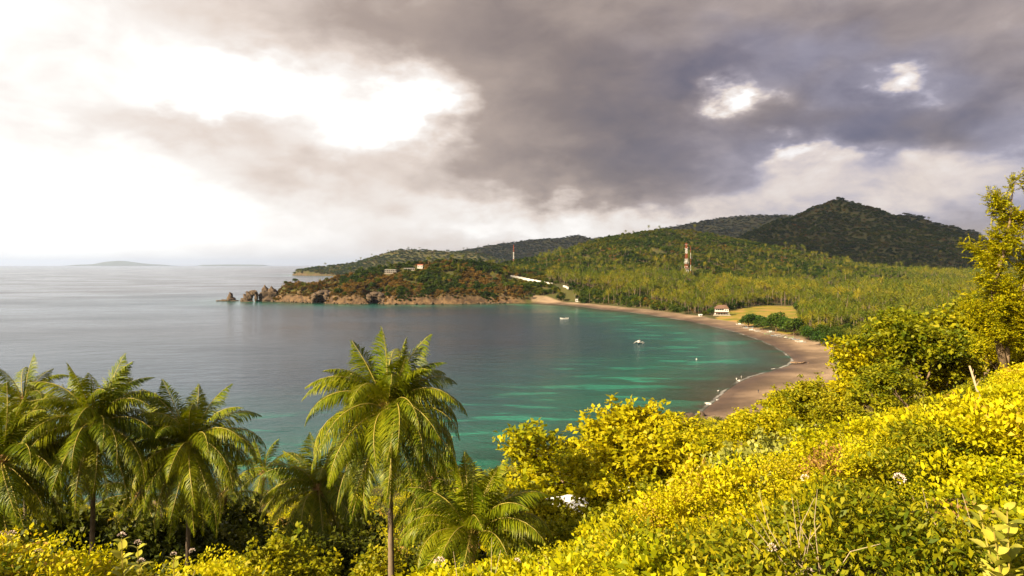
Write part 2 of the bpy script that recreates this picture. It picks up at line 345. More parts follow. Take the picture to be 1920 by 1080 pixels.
def relief(x, y):
    x = np.asarray(x, float); y = np.asarray(y, float)
    d, c = coast(x, y)
    plain = 3.0 + .013 * np.clip(d - 30, 0, 1700)
    r = np.hypot(x, y)
    h = np.zeros(x.shape); ff = np.zeros(x.shape)
    wx = x + 90 * (fbm(x / 260, y / 260, 3, 11) - .5); wy = y + 90 * (fbm(x / 260, y / 260, 3, 17) - .5)
    for pts, w, p in HILLS:
        small = w < 200
        X_, Y_ = (x + (wx - x) * .15, y + (wy - y) * .15) if small else (wx, wy)
        for (ax, ay, az), (bx, by, bz) in zip(pts[:-1], pts[1:]):
            dx, dy = bx - ax, by - ay; t = np.clip(((X_ - ax) * dx + (Y_ - ay) * dy) / (dx * dx + dy * dy), 0, 1)
            dd = np.hypot(X_ - ax - t * dx, Y_ - ay - t * dy) / w
            hn = (az + (bz - az) * t) * np.clip(1 - dd, 0, 1) ** p; ff = np.where(hn > h, np.clip(1 - dd, 0, 1), ff); h = np.maximum(h, hn)
    rid = 1 - np.abs(2 * fbm(x / 300, y / 300, 4, 5) - 1) * 2.4
    h = h * (1 + .26 * (rid - .55) * (1 - ff ** 3) * sstep(r, 1250, 1800)) + (fbm(x / 45, y / 45, 3, 3) - .5) * np.clip(h * .10, 0, 9)
    nz = near_h(x, y)
    wn = (1 - sstep(y, 300, 430)) * (1 - sstep(r, 900, 1500))
    nz = nz * wn + (fbm(x / 6, y / 6, 3, 21) - .5) * 1.2 * wn
    k = np.maximum(plain * sstep(r, 120, 330), np.maximum(h, nz))
    beach = np.where(d < 36, .083 * d, 3 + .55 * (d - 36))
    cn = 1.5 * (fbm(x / 15, y / 22, 4, 31) - .5)
    cliff = np.where(d < 7, (1.5 + 1.6 * cn) * d, 10.5 + 11.2 * cn + .95 * (d - 7))
    cap = beach + (np.maximum(cliff, 0.02 * d) - beach) * c
    land = np.minimum(k, cap)
    sea = np.maximum(-(0.07 + .25 * c) * -d, -25) if False else np.maximum(d * (.055 + .25 * c), -22)
    return np.where(d > 0, land, sea), d, c
def Hh(x, y): return float(relief(np.array([x]), np.array([y]))[0][0])

def hit(px, py, Y0, Y1, n=240):
    """where the sight line through a photo pixel meets the ground between two depths"""
    Yv = np.linspace(Y0, Y1, n); Xv = (px - 960) / F * Yv; zr = CAMH - (py - HZ) / F * Yv; zg = relief(Xv, Yv)[0]
    k = np.nonzero(zg >= zr)[0]; i = k[0] if len(k) else int(np.argmin(zr - zg)); return Xv[i], Yv[i], zg[i]
# polar sheet (fine where the photograph looks)
def radii():
    r = [1.2]
    while r[-1] < 21000:
        q = r[-1]; r.append(q + (max(.25, .013 * q) if q < 320 else 4.2 if q < 1420 else (.011 * q if q < 3700 else .0075 * q) if q < 6900 else .02 * q))
    return np.array(r)
RR = radii()
AZ = np.concatenate([np.linspace(-180, -44, 46)[:-1], np.linspace(-44, 44, 391)[:-1], np.linspace(44, 180, 46)[:-1]]) * math.pi / 180
def sheet(rr, az):
    A, Rr = np.meshgrid(az, rr); x = Rr * np.sin(A); y = Rr * np.cos(A)
    nr, na = A.shape; i = np.arange(nr * na).reshape(nr, na)
    j = np.roll(i, -1, 1)
    f = np.stack([i[:-1], j[:-1], j[1:], i[1:]], -1).reshape(-1, 4)[:, ::-1]
    return x.ravel(), y.ravel(), f
def compact(V, f, *arrs):
    used = np.unique(f); mp = np.full(len(V), -1); mp[used] = np.arange(len(used))
    return V[used], mp[f], [a[used] for a in arrs]
FIELD = np.array([G(1338, 599, 3), G(1400, 611, 3), G(1470, 629, 3), G(1506, 624, 4), G(1500, 590, 5), G(1486, 573, 6), G(1430, 572, 6), G(1366, 582, 4)])
def inpoly(x, y, poly):
    ins = np.zeros(np.shape(x), bool); n = len(poly)
    for i in range(n):
        ax, ay = poly[i]; bx, by = poly[(i + 1) % n]
        if ay == by: continue
        ins ^= ((ay > y) != (by > y)) & (x < (bx - ax) * (y - ay) / (by - ay) + ax)
    return ins
def sand_amount(x, y, z, d, c):
    e = 27 + 14 * np.exp(-((x - 200) ** 2 + (y - 420) ** 2) / 90 ** 2) + 10 * (fbm(x / 30, y / 30, 2, 41) - .5) + 18 * np.exp(-((x - 140) ** 2 + (y - 290) ** 2) / 60 ** 2)
    return (1 - sstep(d, e - 3, e + 5)) * (1 - sstep(c, .15, .4))

def build_ground():
    x, y, f = sheet(RR, AZ)
    z, d, c = relief(x, y)
    V = np.stack([x, y, z], 1)
    keep = (d[f] > -150).any(1)
    sand = sand_amount(x, y, z, d, c)
    rock = c * (1 - sstep(d, 6, 13)) * (c > .5)
    fld = inpoly(x, y, FIELD).astype(float)
    V, f, (sand, rock, fld) = compact(V, f[keep], sand, rock, fld)
    # disc cap under the camera
    me = mesh_np('ground', V, f, smooth=True); attr(me, 'sand', sand); attr(me, 'rock', rock); attr(me, 'field', fld)
    m, nt, N, L = newmat('ground_surface')
    def A(n): a = N('ShaderNodeAttribute'); a.attribute_name = n; return a.outputs['Fac']
    def mix(fac, a, b):
        q = N('ShaderNodeMix'); q.data_type = 'RGBA'; L(fac, q.inputs['Factor']); L(a, q.inputs['A']); L(b, q.inputs['B']); return q.outputs['Result']
    n1 = noise_node(N, L, .05, 5, .6); n2 = noise_node(N, L, .6, 5, .65)
    soil = ramp_node(N, L, n1.outputs['Fac'], [(.3, (.035, .04, .008)), (.5, (.06, .055, .012)), (.65, (.065, .048, .012)), (.8, (.09, .055, .018))])
    n3 = noise_node(N, L, .035, 4, .6); n4 = noise_node(N, L, 2.5, 3, .6)
    s1 = ramp_node(N, L, n3.outputs['Fac'], [(.35, (.12, .080, .048)), (.5, (.18, .118, .070)), (.62, (.28, .19, .115))])
    grass = ramp_node(N, L, n1.outputs['Fac'], [(.38, (.11, .12, .008)), (.5, (.22, .17, .01)), (.62, (.32, .18, .05))])
    n5 = noise_node(N, L, .14, 6, .7); rk = ramp_node(N, L, n5.outputs['Fac'], [(.34, (.022, .014, .009)), (.5, (.085, .05, .024)), (.66, (.17, .105, .05))])
    # wet sand: darker where the swash reaches
    g = N('ShaderNodeNewGeometry'); sp = N('ShaderNodeSeparateXYZ'); L(g.outputs['Position'], sp.inputs[0])
    wet = N('ShaderNodeMapRange'); L(sp.outputs[2], wet.inputs[0]); wet.inputs[1].default_value = .35; wet.inputs[2].default_value = 1.7; wet.inputs[3].default_value = 1; wet.inputs[4].default_value = 0
    wetc = N('ShaderNodeMix'); wetc.data_type = 'RGBA'; wetc.blend_type = 'MULTIPLY'; L(wet.outputs[0], wetc.inputs['Factor']); L(s1, wetc.inputs['A']); wetc.inputs['B'].default_value = (.50, .47, .48, 1)
    cc = mix(A('field'), soil, grass); cc = mix(A('rock'), cc, rk); dry = N('ShaderNodeMapRange'); L(sp.outputs[2], dry.inputs[0]); dry.inputs[1].default_value = 1.9; dry.inputs[2].default_value = 2.9
    dryc = N('ShaderNodeMix'); dryc.data_type = 'RGBA'; L(mnode(N, L, 'MULTIPLY', dry.outputs[0], n3.outputs['Fac']), dryc.inputs['Factor']); L(wetc.outputs['Result'], dryc.inputs['A']); dryc.inputs['B'].default_value = (.42, .29, .18, 1)
    cc = mix(A('sand'), cc, dryc.outputs['Result'])
    b = N('ShaderNodeBsdfPrincipled'); L(cc, b.inputs['Base Color']); b.inputs['Specular IOR Level'].default_value = .25
    ro = mnode(N, L, 'MULTIPLY', wet.outputs[0], A('sand')); ro = mnode(N, L, 'MULTIPLY_ADD', ro, -.45, .92); L(ro, b.inputs['Roughness'])
    bp = N('ShaderNodeBump'); bp.inputs['Strength'].default_value = .5; bp.inputs['Distance'].default_value = .6; L(n2.outputs['Fac'], bp.inputs['Height']); L(bp.outputs[0], b.inputs['Normal'])
    o = N('ShaderNodeOutputMaterial'); L(b.outputs[0], o.inputs[0])
    tag(link('ground', me, m), kind='structure')
build_ground()

def build_sea():
    rr = np.concatenate([RR[RR > 110], np.geomspace(22000, 90000, 14)])
    x, y, f = sheet(rr, AZ)
    d, c = coast(x, y)
    V = np.stack([x, y, np.zeros_like(x)], 1)
    keep = (d[f] < 14).any(1)
    V, f, (d, c) = compact(V, f[keep], d, c)
    me = mesh_np('sea', V, f, smooth=True); attr(me, 'off', -d); attr(me, 'cliff', c)
    m, nt, N, L = newmat('sea_water')
    a = N('ShaderNodeAttribute'); a.attribute_name = 'off'; off = a.outputs['Fac']
    ac = N('ShaderNodeAttribute'); ac.attribute_name = 'cliff'
    nz = noise_node(N, L, .018, 4, .6); off2 = mnode(N, L, 'MULTIPLY_ADD', mnode(N, L, 'SUBTRACT', nz.outputs['Fac'], .5), 60, off)
    off2 = mnode(N, L, 'MULTIPLY_ADD', ac.outputs['Fac'], 30, off2)
    fac = mnode(N, L, 'DIVIDE', off2, 600.0, clamp=True)
    depthc = ramp_node(N, L, fac, [(0, (.050, .056, .034)), (.03, (.026, .066, .042)), (.09, (.003, .068, .047)), (.17, (.001, .040, .044)), (.32, (.002, .018, .036)), (1, (.011, .011, .017))])
    # pale sand patches between the reefs
    mp = N('ShaderNodeMapping'); mp.inputs['Scale'].default_value = (.022, .07, 1); mp.inputs['Rotation'].default_value = (0, 0, .25)
    L(N('ShaderNodeNewGeometry').outputs['Position'], mp.inputs[0])
    np_ = noise_node(N, L, 1.0, 4, .55, mp.outputs[0], .4)
    pm = N('ShaderNodeMapRange'); pm.interpolation_type = 'SMOOTHSTEP'; L(np_.outputs['Fac'], pm.inputs[0]); pm.inputs[1].default_value = .53; pm.inputs[2].default_value = .63
    zone = N('ShaderNodeMapRange'); zone.interpolation_type = 'SMOOTHSTEP'; L(off, zone.inputs[0]); zone.inputs[1].default_value = 130; zone.inputs[2].default_value = 60
    pf = mnode(N, L, 'MULTIPLY', mnode(N, L, 'MULTIPLY', pm.outputs[0], zone.outputs[0]), .65)
    mc = N('ShaderNodeMix'); mc.data_type = 'RGBA'; L(pf, mc.inputs['Factor']); L(depthc, mc.inputs['A']); mc.inputs['B'].default_value = (.012, .20, .125, 1)
    # foam line at the swash
    nfo = noise_node(N, L, .16, 4, .6)
    e = mnode(N, L, 'MULTIPLY_ADD', mnode(N, L, 'SUBTRACT', nfo.outputs['Fac'], .5), 4.0, off)
    f1 = N('ShaderNodeMapRange'); f1.interpolation_type = 'SMOOTHSTEP'; L(mnode(N, L, 'ABSOLUTE', mnode(N, L, 'SUBTRACT', e, 1.2)), f1.inputs[0]); f1.inputs[1].default_value = 1.2; f1.inputs[2].default_value = .3
    brk = N('ShaderNodeMapRange'); nb = noise_node(N, L, .035, 2); L(nb.outputs['Fac'], brk.inputs[0]); brk.inputs[1].default_value = .36; brk.inputs[2].default_value = .60
    foam = mnode(N, L, 'MULTIPLY', mnode(N, L, 'MULTIPLY', f1.outputs[0], brk.outputs[0]), .8)
    mf = N('ShaderNodeMix'); mf.data_type = 'RGBA'; L(foam, mf.inputs['Factor']); L(mc.outputs['Result'], mf.inputs['A']); mf.inputs['B'].default_value = (.36, .32, .29, 1)
    # ripples and wind chop
    pos = N('ShaderNodeNewGeometry').outputs['Position']
    mw = N('ShaderNodeMapping'); mw.inputs['Scale'].default_value = (.5, 1, 1); mw.inputs['Rotation'].default_value = (0, 0, -.3); L(pos, mw.inputs[0])
    w1 = noise_node(N, L, .55, 4, .6, mw.outputs[0]); w2 = noise_node(N, L, .09, 3, .55, mw.outputs[0])
    hsum = mnode(N, L, 'MULTIPLY_ADD', w2.outputs['Fac'], 2.2, w1.outputs['Fac'])
    bp = N('ShaderNodeBump'); bp.inputs['Strength'].default_value = 1.0; bp.inputs['Distance'].default_value = .60; L(hsum, bp.inputs['Height'])
    b = N('ShaderNodeBsdfPrincipled'); L(mf.outputs['Result'], b.inputs['Base Color']); b.inputs['IOR'].default_value = 1.33
    nr = noise_node(N, L, .006, 3, .6, mw.outputs[0]); rr_ = N('ShaderNodeMapRange'); L(nr.outputs['Fac'], rr_.inputs[0]); rr_.inputs[1].default_value = .35; rr_.inputs[2].default_value = .65; rr_.inputs[3].default_value = .10; rr_.inputs[4].default_value = .24
    L(mnode(N, L, 'MULTIPLY_ADD', foam, .6, rr_.outputs[0]), b.inputs['Roughness']); L(bp.outputs[0], b.inputs['Normal'])
    # clear at the very edge: the sand bed shows through
    tr = N('ShaderNodeBsdfTransparent'); tr.inputs[0].default_value = (.80, .86, .80, 1)
    clr = N('ShaderNodeMapRange'); L(off, clr.inputs[0]); clr.inputs[1].default_value = 2; clr.inputs[2].default_value = 38; clr.inputs[3].default_value = .62; clr.inputs[4].default_value = 0
    cl2 = mnode(N, L, 'MULTIPLY', clr.outputs[0], mnode(N, L, 'SUBTRACT', 1.0, foam))
    mx = N('ShaderNodeMixShader'); L(cl2, mx.inputs[0]); L(b.outputs[0], mx.inputs[1]); L(tr.outputs[0], mx.inputs[2])
    o = N('ShaderNodeOutputMaterial'); L(mx.outputs[0], o.inputs[0])
    tag(link('sea', me, m), kind='structure')
build_sea()

# islands on the horizon
def island(pts, Y, depth, name='island'):
    V = []; f = []; k = 9; n = len(pts)
    for i, (px, py) in enumerate(pts):
        X, _, Z = P(px, py, Y)
        for j in range(k):
            t = j / (k - 1) * 2 - 1
            V.append((X, Y + t * depth, -2 + (Z + 2) * max(0, 1 - t * t)))
    for i in range(n - 1):
        for j in range(k - 1): f.append((i * k + j, (i + 1) * k + j, (i + 1) * k + j + 1, i * k + j + 1))
    me = bpy.data.meshes.new(name); me.from_pydata(V, [], f); me.update(); me.polygons.foreach_set('use_smooth', np.ones(len(me.polygons), bool))
    tag(link(name, me, M['islandmat']), kind='structure')
M['islandmat'] = plainmat('island_forest', (.05, .07, .03), (.08, .08, .04), .002, .95, obj=False)
island([(143, 499), (150, 496.2), (172, 495.6), (188, 494.5), (196, 492), (205, 490.2), (220, 489), (234, 489.4), (246, 491.2), (262, 493.4), (280, 495), (300, 496), (315, 499)], 45000, 1600)
island([(375, 499), (382, 496.4), (420, 495.9), (470, 496), (492, 496.4), (500, 499)], 45000, 900)

# ================================================================ vegetation parts (numpy)
def unit(v): return v / np.maximum(np.linalg.norm(v, axis=-1, keepdims=True), 1e-9)
def leaves(C, A, L, Wd, g, fold=.25, droop=0.0, rnd=None):
    """diamond leaves: base C, direction A, length L, half width Wd -> verts, quads, rnd"""
    n = len(C); A = unit(A); up = unit(g.normal(size=(n, 3)) * .5 + np.array([0, 0, 1.0]))
    B = unit(np.cross(A, up)); Nn = np.cross(B, A)
    L = np.broadcast_to(L, (n,))[:, None]; Wd = np.broadcast_to(Wd, (n,))[:, None]
    mid = C + A * L * .45 + Nn * L * .06
    tip = C + A * L - np.array([0, 0, 1.0]) * L * droop
    V = np.stack([C, mid + B * Wd + Nn * Wd * fold, tip, mid - B * Wd + Nn * Wd * fold], 1).reshape(-1, 3)
    f = np.arange(4 * n).reshape(n, 4)
    r = np.repeat(rnd if rnd is not None else g.random(n), 4)
    return V, f, r
def join(parts):
    Vs, Fs, Rs, o = [], [], [], 0
    for V, f, r in parts: Vs.append(V); Fs.append(f + o); Rs.append(r); o += len(V)
    return np.concatenate(Vs), np.concatenate(Fs), np.concatenate(Rs)
def lobed_crown(seed, lobes, per, rad, leaf, centre=(0, 0, 0), sq=.75, lobe_r=.42, wide=.38):
    """crown of uneven lobes of leaf clumps; per leaves in each lobe"""
    g = np.random.default_rng(seed); d = unit(g.normal(size=(lobes, 3))); d[:, 2] = np.abs(d[:, 2]) * 1.1 - .35; d = unit(d)
    cen = d * rad * g.uniform(.45, .8, (lobes, 1)) * np.array([1, 1, sq]); cen[0] = 0
    lr = rad * lobe_r * g.uniform(.7, 1.25, lobes); lt = g.random(lobes)
    k = np.repeat(np.arange(lobes), per); q = unit(g.normal(size=(lobes * per, 3))); q[:, 2] = np.where(q[:, 2] < -.3, -q[:, 2], q[:, 2])
    C = cen[k] + q * lr[k][:, None] * g.uniform(.65, 1.05, (len(k), 1)) * np.array([1, 1, .85]) + np.array(centre)
    A = q + g.normal(size=q.shape) * .7 + np.array([0, 0, .15])
    return leaves(C, A, leaf * g.uniform(.6, 1.3, len(k)), leaf * wide * g.uniform(.7, 1.2, len(k)), g, rnd=np.clip(.6 * lt[k] + .4 * g.random(len(k)), 0, 1))
def frond(seed, length, elev, droop, nl, ll, lw, hang, two=True, start=.12):
    """one palm frond along +X: returns leaflets (V,f,r) and the rachis points"""
    g = np.random.default_rng(seed); n = 40; s = np.linspace(0, 1, n); ang = R(elev) - R(droop) * s ** 1.35
    dx = np.cos(ang) * length / n; dz = np.sin(ang) * length / n
    x = np.concatenate([[0], np.cumsum(dx)[:-1]]); z = np.concatenate([[0], np.cumsum(dz)[:-1]]); yb = (g.random() - .5) * .5 * length * .25 * s ** 2
    rach = np.stack([x, yb, z], 1)
    t = np.linspace(start, .995, nl) + g.normal(size=nl) * .004; t = np.clip(t, start, .998); fi = t * (n - 1); i0 = fi.astype(int).clip(0, n - 2); fr = (fi - i0)[:, None]
    base = rach[i0] * (1 - fr) + rach[i0 + 1] * fr; T = unit(rach[i0 + 1] - rach[i0]); Sd = np.array([0, 1.0, 0]); U = np.cross(T, np.broadcast_to(Sd, T.shape))
    parts = []
    for sg in (-1, 1):
        prof = ll * np.clip(np.minimum((t - start + .10) / .28, (1.03 - t) / .42), .12, 1) * g.uniform(.82, 1.08, nl)
        fw = .35 + .55 * t
        d1 = unit(T * fw[:, None] + Sd * sg * .9 + U * -.28 * np.ones((nl, 1)) + g.normal(size=(nl, 3)) * .12)
        hg = hang * g.uniform(.6, 1.4, nl)
        d2 = unit(d1 + np.stack([0 * hg, 0 * hg, -hg], 1)); d3 = unit(d2 + np.stack([0 * hg, 0 * hg, -hg * .9], 1))
        w = lw * g.uniform(.8, 1.2, nl)[:, None]; wv = unit(np.cross(d1, U) * 0 + T) * w
        p0 = base; p1 = p0 + d1 * (prof * .38)[:, None]; p2 = p1 + d2 * (prof * .34)[:, None]; p3 = p2 + d3 * (prof * .28)[:, None]
        if two:
            V = np.stack([p0 - wv * .35, p0 + wv * .35, p1 + wv, p1 - wv, p2 + wv * .8, p2 - wv * .8, p3 + wv * .08, p3 - wv * .08], 1).reshape(-1, 3)
            o = np.arange(nl)[:, None] * 8; f = np.concatenate([o + [0, 1, 2, 3], o + [3, 2, 4, 5], o + [5, 4, 6, 7]]); r = np.repeat(g.random(nl) * .7 + .3 * (1 - t), 8)
        else:
            V = np.stack([p0 - wv * .5, p0 + wv * .5, p2 + wv, p2 - wv], 1).reshape(-1, 3); o = np.arange(nl)[:, None] * 4; f = o + [0, 1, 2, 3]; r = np.repeat(g.random(nl) * .7 + .3 * (1 - t), 4)
        parts.append((V, f, r))
    return join(parts), rach
def rotz(V, a): c, s = math.cos(a), math.sin(a); return V @ np.array([[c, s, 0], [-s, c, 0], [0, 0, 1.0]])
def midrib_mesh(rach, r0=.045):
    b = MB(); k = list(range(0, len(rach), 4)) + [len(rach) - 1]
    b.tube([rach[i] for i in k], [r0 * (1 - .85 * i / len(rach)) for i in k], 5); return b.mesh('midrib', True)

# ---------------------------------------------------------------- foreground coconut palms
NF = 16
FR = []
for i in range(NF):
    t = i / (NF - 1)
    elev = float(np.interp(t, [0, .16, .42, .68, 1], [85, 72, 38, -4, -58])); droop = float(np.interp(t, [0, .16, .42, .68, 1], [20, 100, 136, 90, 28]))
    (V, f, r), rach = frond(100 + i, float(np.interp(t, [0, .3, 1], [4.4, 5.2, 5.6])), elev, droop, 100, 1.15, .0245, .40 + .9 * t)
    me = mesh_np('frond', V, f, r); me.materials.append(M['palm']); FR.append((me, midrib_mesh(rach)))
DF = []
for i in range(3):
    (V, f, r), rach = frond(140 + i, 4.2, -52 - 12 * i, 34, 60, .85, .018, 1.6)
    me = mesh_np('dead_frond', V, f, r); me.materials.append(M['palmdead']); DF.append((me, midrib_mesh(rach)))
for me, mb in FR + DF: mb.materials.append(M['midrib'])
sp = MB(); sp.tube([(0, 0, -.2), (.02, 0, 1.2), (.05, 0, 2.3), (.12, .02, 3.0)], [.07, .055, .035, .006], 6); SPEAR = sp.mesh('spear_leaf', True); SPEAR.materials.append(M['palm'])
def husk_mesh():
    g = np.random.default_rng(5); b = MB()
    for i in range(26):
        a = i * 2.4; e = g.uniform(-.5, .9); l = g.uniform(.45, .95); w = g.uniform(.05, .11); d = Vector((math.cos(a) * math.cos(e), math.sin(a) * math.cos(e), math.sin(e)))
        s = d.cross(Vector((0, 0, 1))).normalized() * w; o = Vector((0, 0, -.15))
        b.add([o + s, o - s, o + d * l * .6 - s * 1.1, o + d * l + Vector((0, 0, -.1)), o + d * l * .6 + s * 1.1], [(0, 1, 2, 3, 4)])
    b.tube([(0, 0, -.9), (0, 0, -.4), (0, 0, .1), (0, 0, .5)], [.17, .30, .30, .10], 10)
    return b.mesh('leaf_base_fibre')
HUSK = husk_mesh(); HUSK.materials.append(plainmat('leaf_base_fibre', (.34, .19, .07), (.20, .10, .04), 4, .9))
b_ = MB(); b_.tube([(0, 0, -.15), (0, 0, -.12), (0, 0, -.03), (0, 0, .07), (0, 0, .15)], [.03, .09, .125, .10, .02], 9); NUT = b_.mesh('coconut', True); NUT.materials.append(plainmat('coconut_husk', (.22, .17, .03), (.14, .09, .03), 6, .5))
def coconut_palm(px, py, Y, base_shift, nfr, label, seed, size=1.0, dead=3, tmin=0.0, tmax=1.0, nuts=0):
    g = random.Random(seed)
    hx, hy, hz = P(px, py, Y); bx, by = hx + base_shift[0], hy + base_shift[1]; bz = Hh(bx, by) - .3
    t = empty('coconut_palm', (bx, by, bz)); tag(t, label, 'palm tree', 'coconut palms in the foreground')
    hub = Vector((hx - bx, hy - by, hz - bz)); mid = hub * .5 + Vector((base_shift[0] * .25, base_shift[1] * .25, 0))
    b = MB(); pts = []; rad = []; n = int(hub.length / .32)
    for i in range(n + 1):
        s = i / n; p = mid * 2 * s * (1 - s) + hub * s * s; pts.append(p); rad.append((.24 * (1 - s) ** 6 + .175 - .06 * s) * size * (1.05 if i % 2 else .96))
    b.tube(pts, rad, 10); b.build('trunk', M['ptrunk'], t, smooth=True)
    link('leaf_base_fibre', HUSK, None, t, hub, (0, 0, g.random() * 6), size)
    link('spear_leaf', SPEAR, None, t, hub, (g.uniform(-.1, .1), g.uniform(-.1, .1), g.random() * 6), size)
    for i in range(nfr):
        q = (i + .5) / nfr; tt = tmin + (tmax - tmin) * q ** .85; k = min(NF - 1, int(tt * NF)); az = i * 2.39996 + g.uniform(-.25, .25) + seed
        me, mb = FR[k]; sc = size * g.uniform(.88, 1.1)
        o = link('frond', me, None, t, hub + Vector((math.cos(az), math.sin(az), 0)) * .12, (g.uniform(-.35, .35), g.uniform(-.10, .10), az), sc)
        link('midrib', mb, None, o)
    for i in range(nuts):
        a = i * .9 + seed; link('coconut', NUT, None, t, hub + Vector((math.cos(a) * .36, math.sin(a) * .36, -.45 - .12 * (i % 3))), (g.uniform(-.4, .4), 0, a), size)
    for i in range(dead):
        az = g.random() * 6.28; me, mb = DF[i % 3]; o = link('dead_frond', me, None, t, hub + Vector((0, 0, -.3)), (0, 0, az), size * g.uniform(.8, 1.05)); link('midrib', mb, None, o)
    return t
PALMS = [
    (178, 798, 37, (-.3, 0), 62, 'tall coconut palm left of centre with erect bright green fan, straight trunk', 1.3, .93, 5),
    (358, 838, 39, (-.5, .3), 60, 'coconut palm with feathery crown and russet hanging fronds, second big crown from left', 2.1, .93, 9),
    (728, 770, 33, (.2, 0), 74, 'largest foreground coconut palm with drooping golden fronds, in the middle', 3.7, .93, 7),
    (598, 918, 48, (.6, .3), 46, 'smaller coconut palm half behind the left of the largest palm', 4.4, .98, 3),
    (886, 1008, 31, (.1, 0), 34, 'low dark coconut palm with upright fronds right of the largest palm', 5.2, .88, 3),
    (6, 868, 35, (.1, .2), 52, 'coconut palm cut off by the left edge of the picture', 6.6, .95, 3),
    (44, 752, 62, (.3, 0), 30, 'distant small coconut palm against the sea near left edge', 7.5, .95, 1),
    (302, 822, 62, (.2, 0), 26, 'coconut palm half hidden between the two big left crowns', 8.1, .95, 1),
    (496, 884, 60, (-1.4, .2), 18, 'thin coconut palm with leaning pale trunk left of the small palm', 9.9, .82, 1),
    (112, 872, 54, (-.4, 0), 18, 'coconut palm in shade behind the left tall palm', 10.4, .9, 2),
    (262, 930, 46, (-.3, 0), 22, 'low coconut palm in shade under the two left crowns', 11.2, .9, 3),
    (420, 930, 52, (.4, 0), 18, 'coconut palm in shade behind the russet-fronded palm', 12.2, .85, 3),
    (812, 905, 47, (.2, 0), 20, 'coconut palm in shade right behind the largest palm', 13.2, .9, 3),
]
for i, (px, py, Y, bs, nfr, lab, sd, sz, dd) in enumerate(PALMS): coconut_palm(px, py, Y, bs, nfr, lab, sd, sz, dd, tmax=.50 if i == 4 else 1.0, nuts=7 if i < 4 else 0)

# ---------------------------------------------------------------- broadleaf trees on the near slope
def branch_tree(seed, height, spread, ntip, rosette, leaf, bare=False, trunk_r=.16, levels=3, wide=.30, low=.35):
    """trunk + limbs as one tube mesh; leaf rosettes at the twig ends"""
    g = np.random.default_rng(seed); b = MB(); tips = []
    def grow(p, d, L, r, lev):
        q = [p]; rr = [r]; n = 4
        for i in range(n):
            d = (d + Vector(g.normal(size=3) * .16) + Vector((0, 0, .05))).normalized(); p = p + d * (L / n); q.append(p); rr.append(r * (1 - .45 * (i + 1) / n))
        b.tube(q, rr, 7 if lev == 0 else 5, cap=False)
        if lev >= levels: tips.append((p, d)); tips.append((q[2], d)); return
        k = int(g.integers(3, 5)) if lev else int(g.integers(4, 6))
        for i in range(k):
            a = g.random() * 6.28; ev = g.uniform(.45, 1.0)
            nd = (d * math.cos(ev) + Vector((math.cos(a), math.sin(a), 0)) * math.sin(ev) * spread + Vector((0, 0, .12))).normalized()
            st = q[-1] if i < 2 else q[int(g.integers(2, n + 1))]
            grow(st, nd, L * g.uniform(.55, .8), rr[-1] * .72, lev + 1)
    grow(Vector((0, 0, -.3)), Vector((g.normal() * .1, g.normal() * .1, 1)).normalized(), height * low, trunk_r, 0)
    wood = b.mesh('trunk', True)
    if bare: return wood, None
    parts = []
    tp = np.array([t[0] for t in tips]); td = np.array([t[1] for t in tips])
    rep = max(1, int(ntip / len(tp))); C0 = np.repeat(tp, rep, 0) + g.normal(size=(len(tp) * rep, 3)) * height * .055; D0 = np.repeat(td, rep, 0)
    n = len(C0); cl = g.random(n)
    k = np.repeat(np.arange(n), rosette)
    A = D0[k] * .35 + g.normal(size=(len(k), 3)) * .75 + np.array([0, 0, .35])
    C = C0[k] + g.normal(size=(len(k), 3)) * leaf * .45
    V, f, r = leaves(C, A, leaf * g.uniform(.7, 1.25, len(k)), leaf * wide, g, droop=.12, rnd=np.clip(.5 * cl[k] + .5 * g.random(len(k)), 0, 1))
    return wood, mesh_np('crown', V, f, r)
TREES = []
for i, (sd, h, spd, nt, ro, lf) in enumerate([(3, 7.0, 1.0, 520, 13, .26), (8, 6.5, 1.15, 560, 13, .24), (15, 6.0, .9, 480, 13, .25), (23, 8.0, 1.0, 520, 14, .28)]):
    TREES.append(branch_tree(sd, h, spd, nt, ro, lf))
BUSHES = [branch_tree(50 + i, 2.6, 1.25, 620, 13, .095, trunk_r=.05, levels=2, low=.25) for i in range(3)]
for w, c in TREES + BUSHES: w.materials.append(M['bark'])
CROWNM = {}
def crown_of(me, key):
    k = (me.name, key)
    if k not in CROWNM:
        c = me.copy(); c.materials.clear(); c.materials.append(M[key]); CROWNM[k] = c
    return CROWNM[k]
def ground_at(px, py_base, Y): X = (px - 960) / F * Y; return X, Y, Hh(X, Y)
def slope_tree(px, ptop, Y, kind, key, label, height=None, name='broadleaf_tree', cat='tree', group='trees on the near slope', rz=None, wsc=1.0):
    """tree standing on the slope at depth Y whose top reaches row ptop"""
    X, Y, z = ground_at(px, 0, Y); top = P(px, ptop, Y)[2]
    w, c = (TREES if kind < 10 or top - z > 4.2 else BUSHES)[kind % 10]
    zs = np.empty(len(c.vertices) * 3, np.float32); c.vertices.foreach_get('co', zs); hm = np.percentile(zs[2::3], 99.3)
    sc = max(.25, (top - z) / hm)
    t = empty(name, (X, Y, z), rz if rz is not None else random.random() * 6.28); t.scale = (sc * wsc, sc * wsc, sc); tag(t, label, cat, group)
    link('trunk', w, None, t); link('crown', crown_of(c, key), None, t); return t
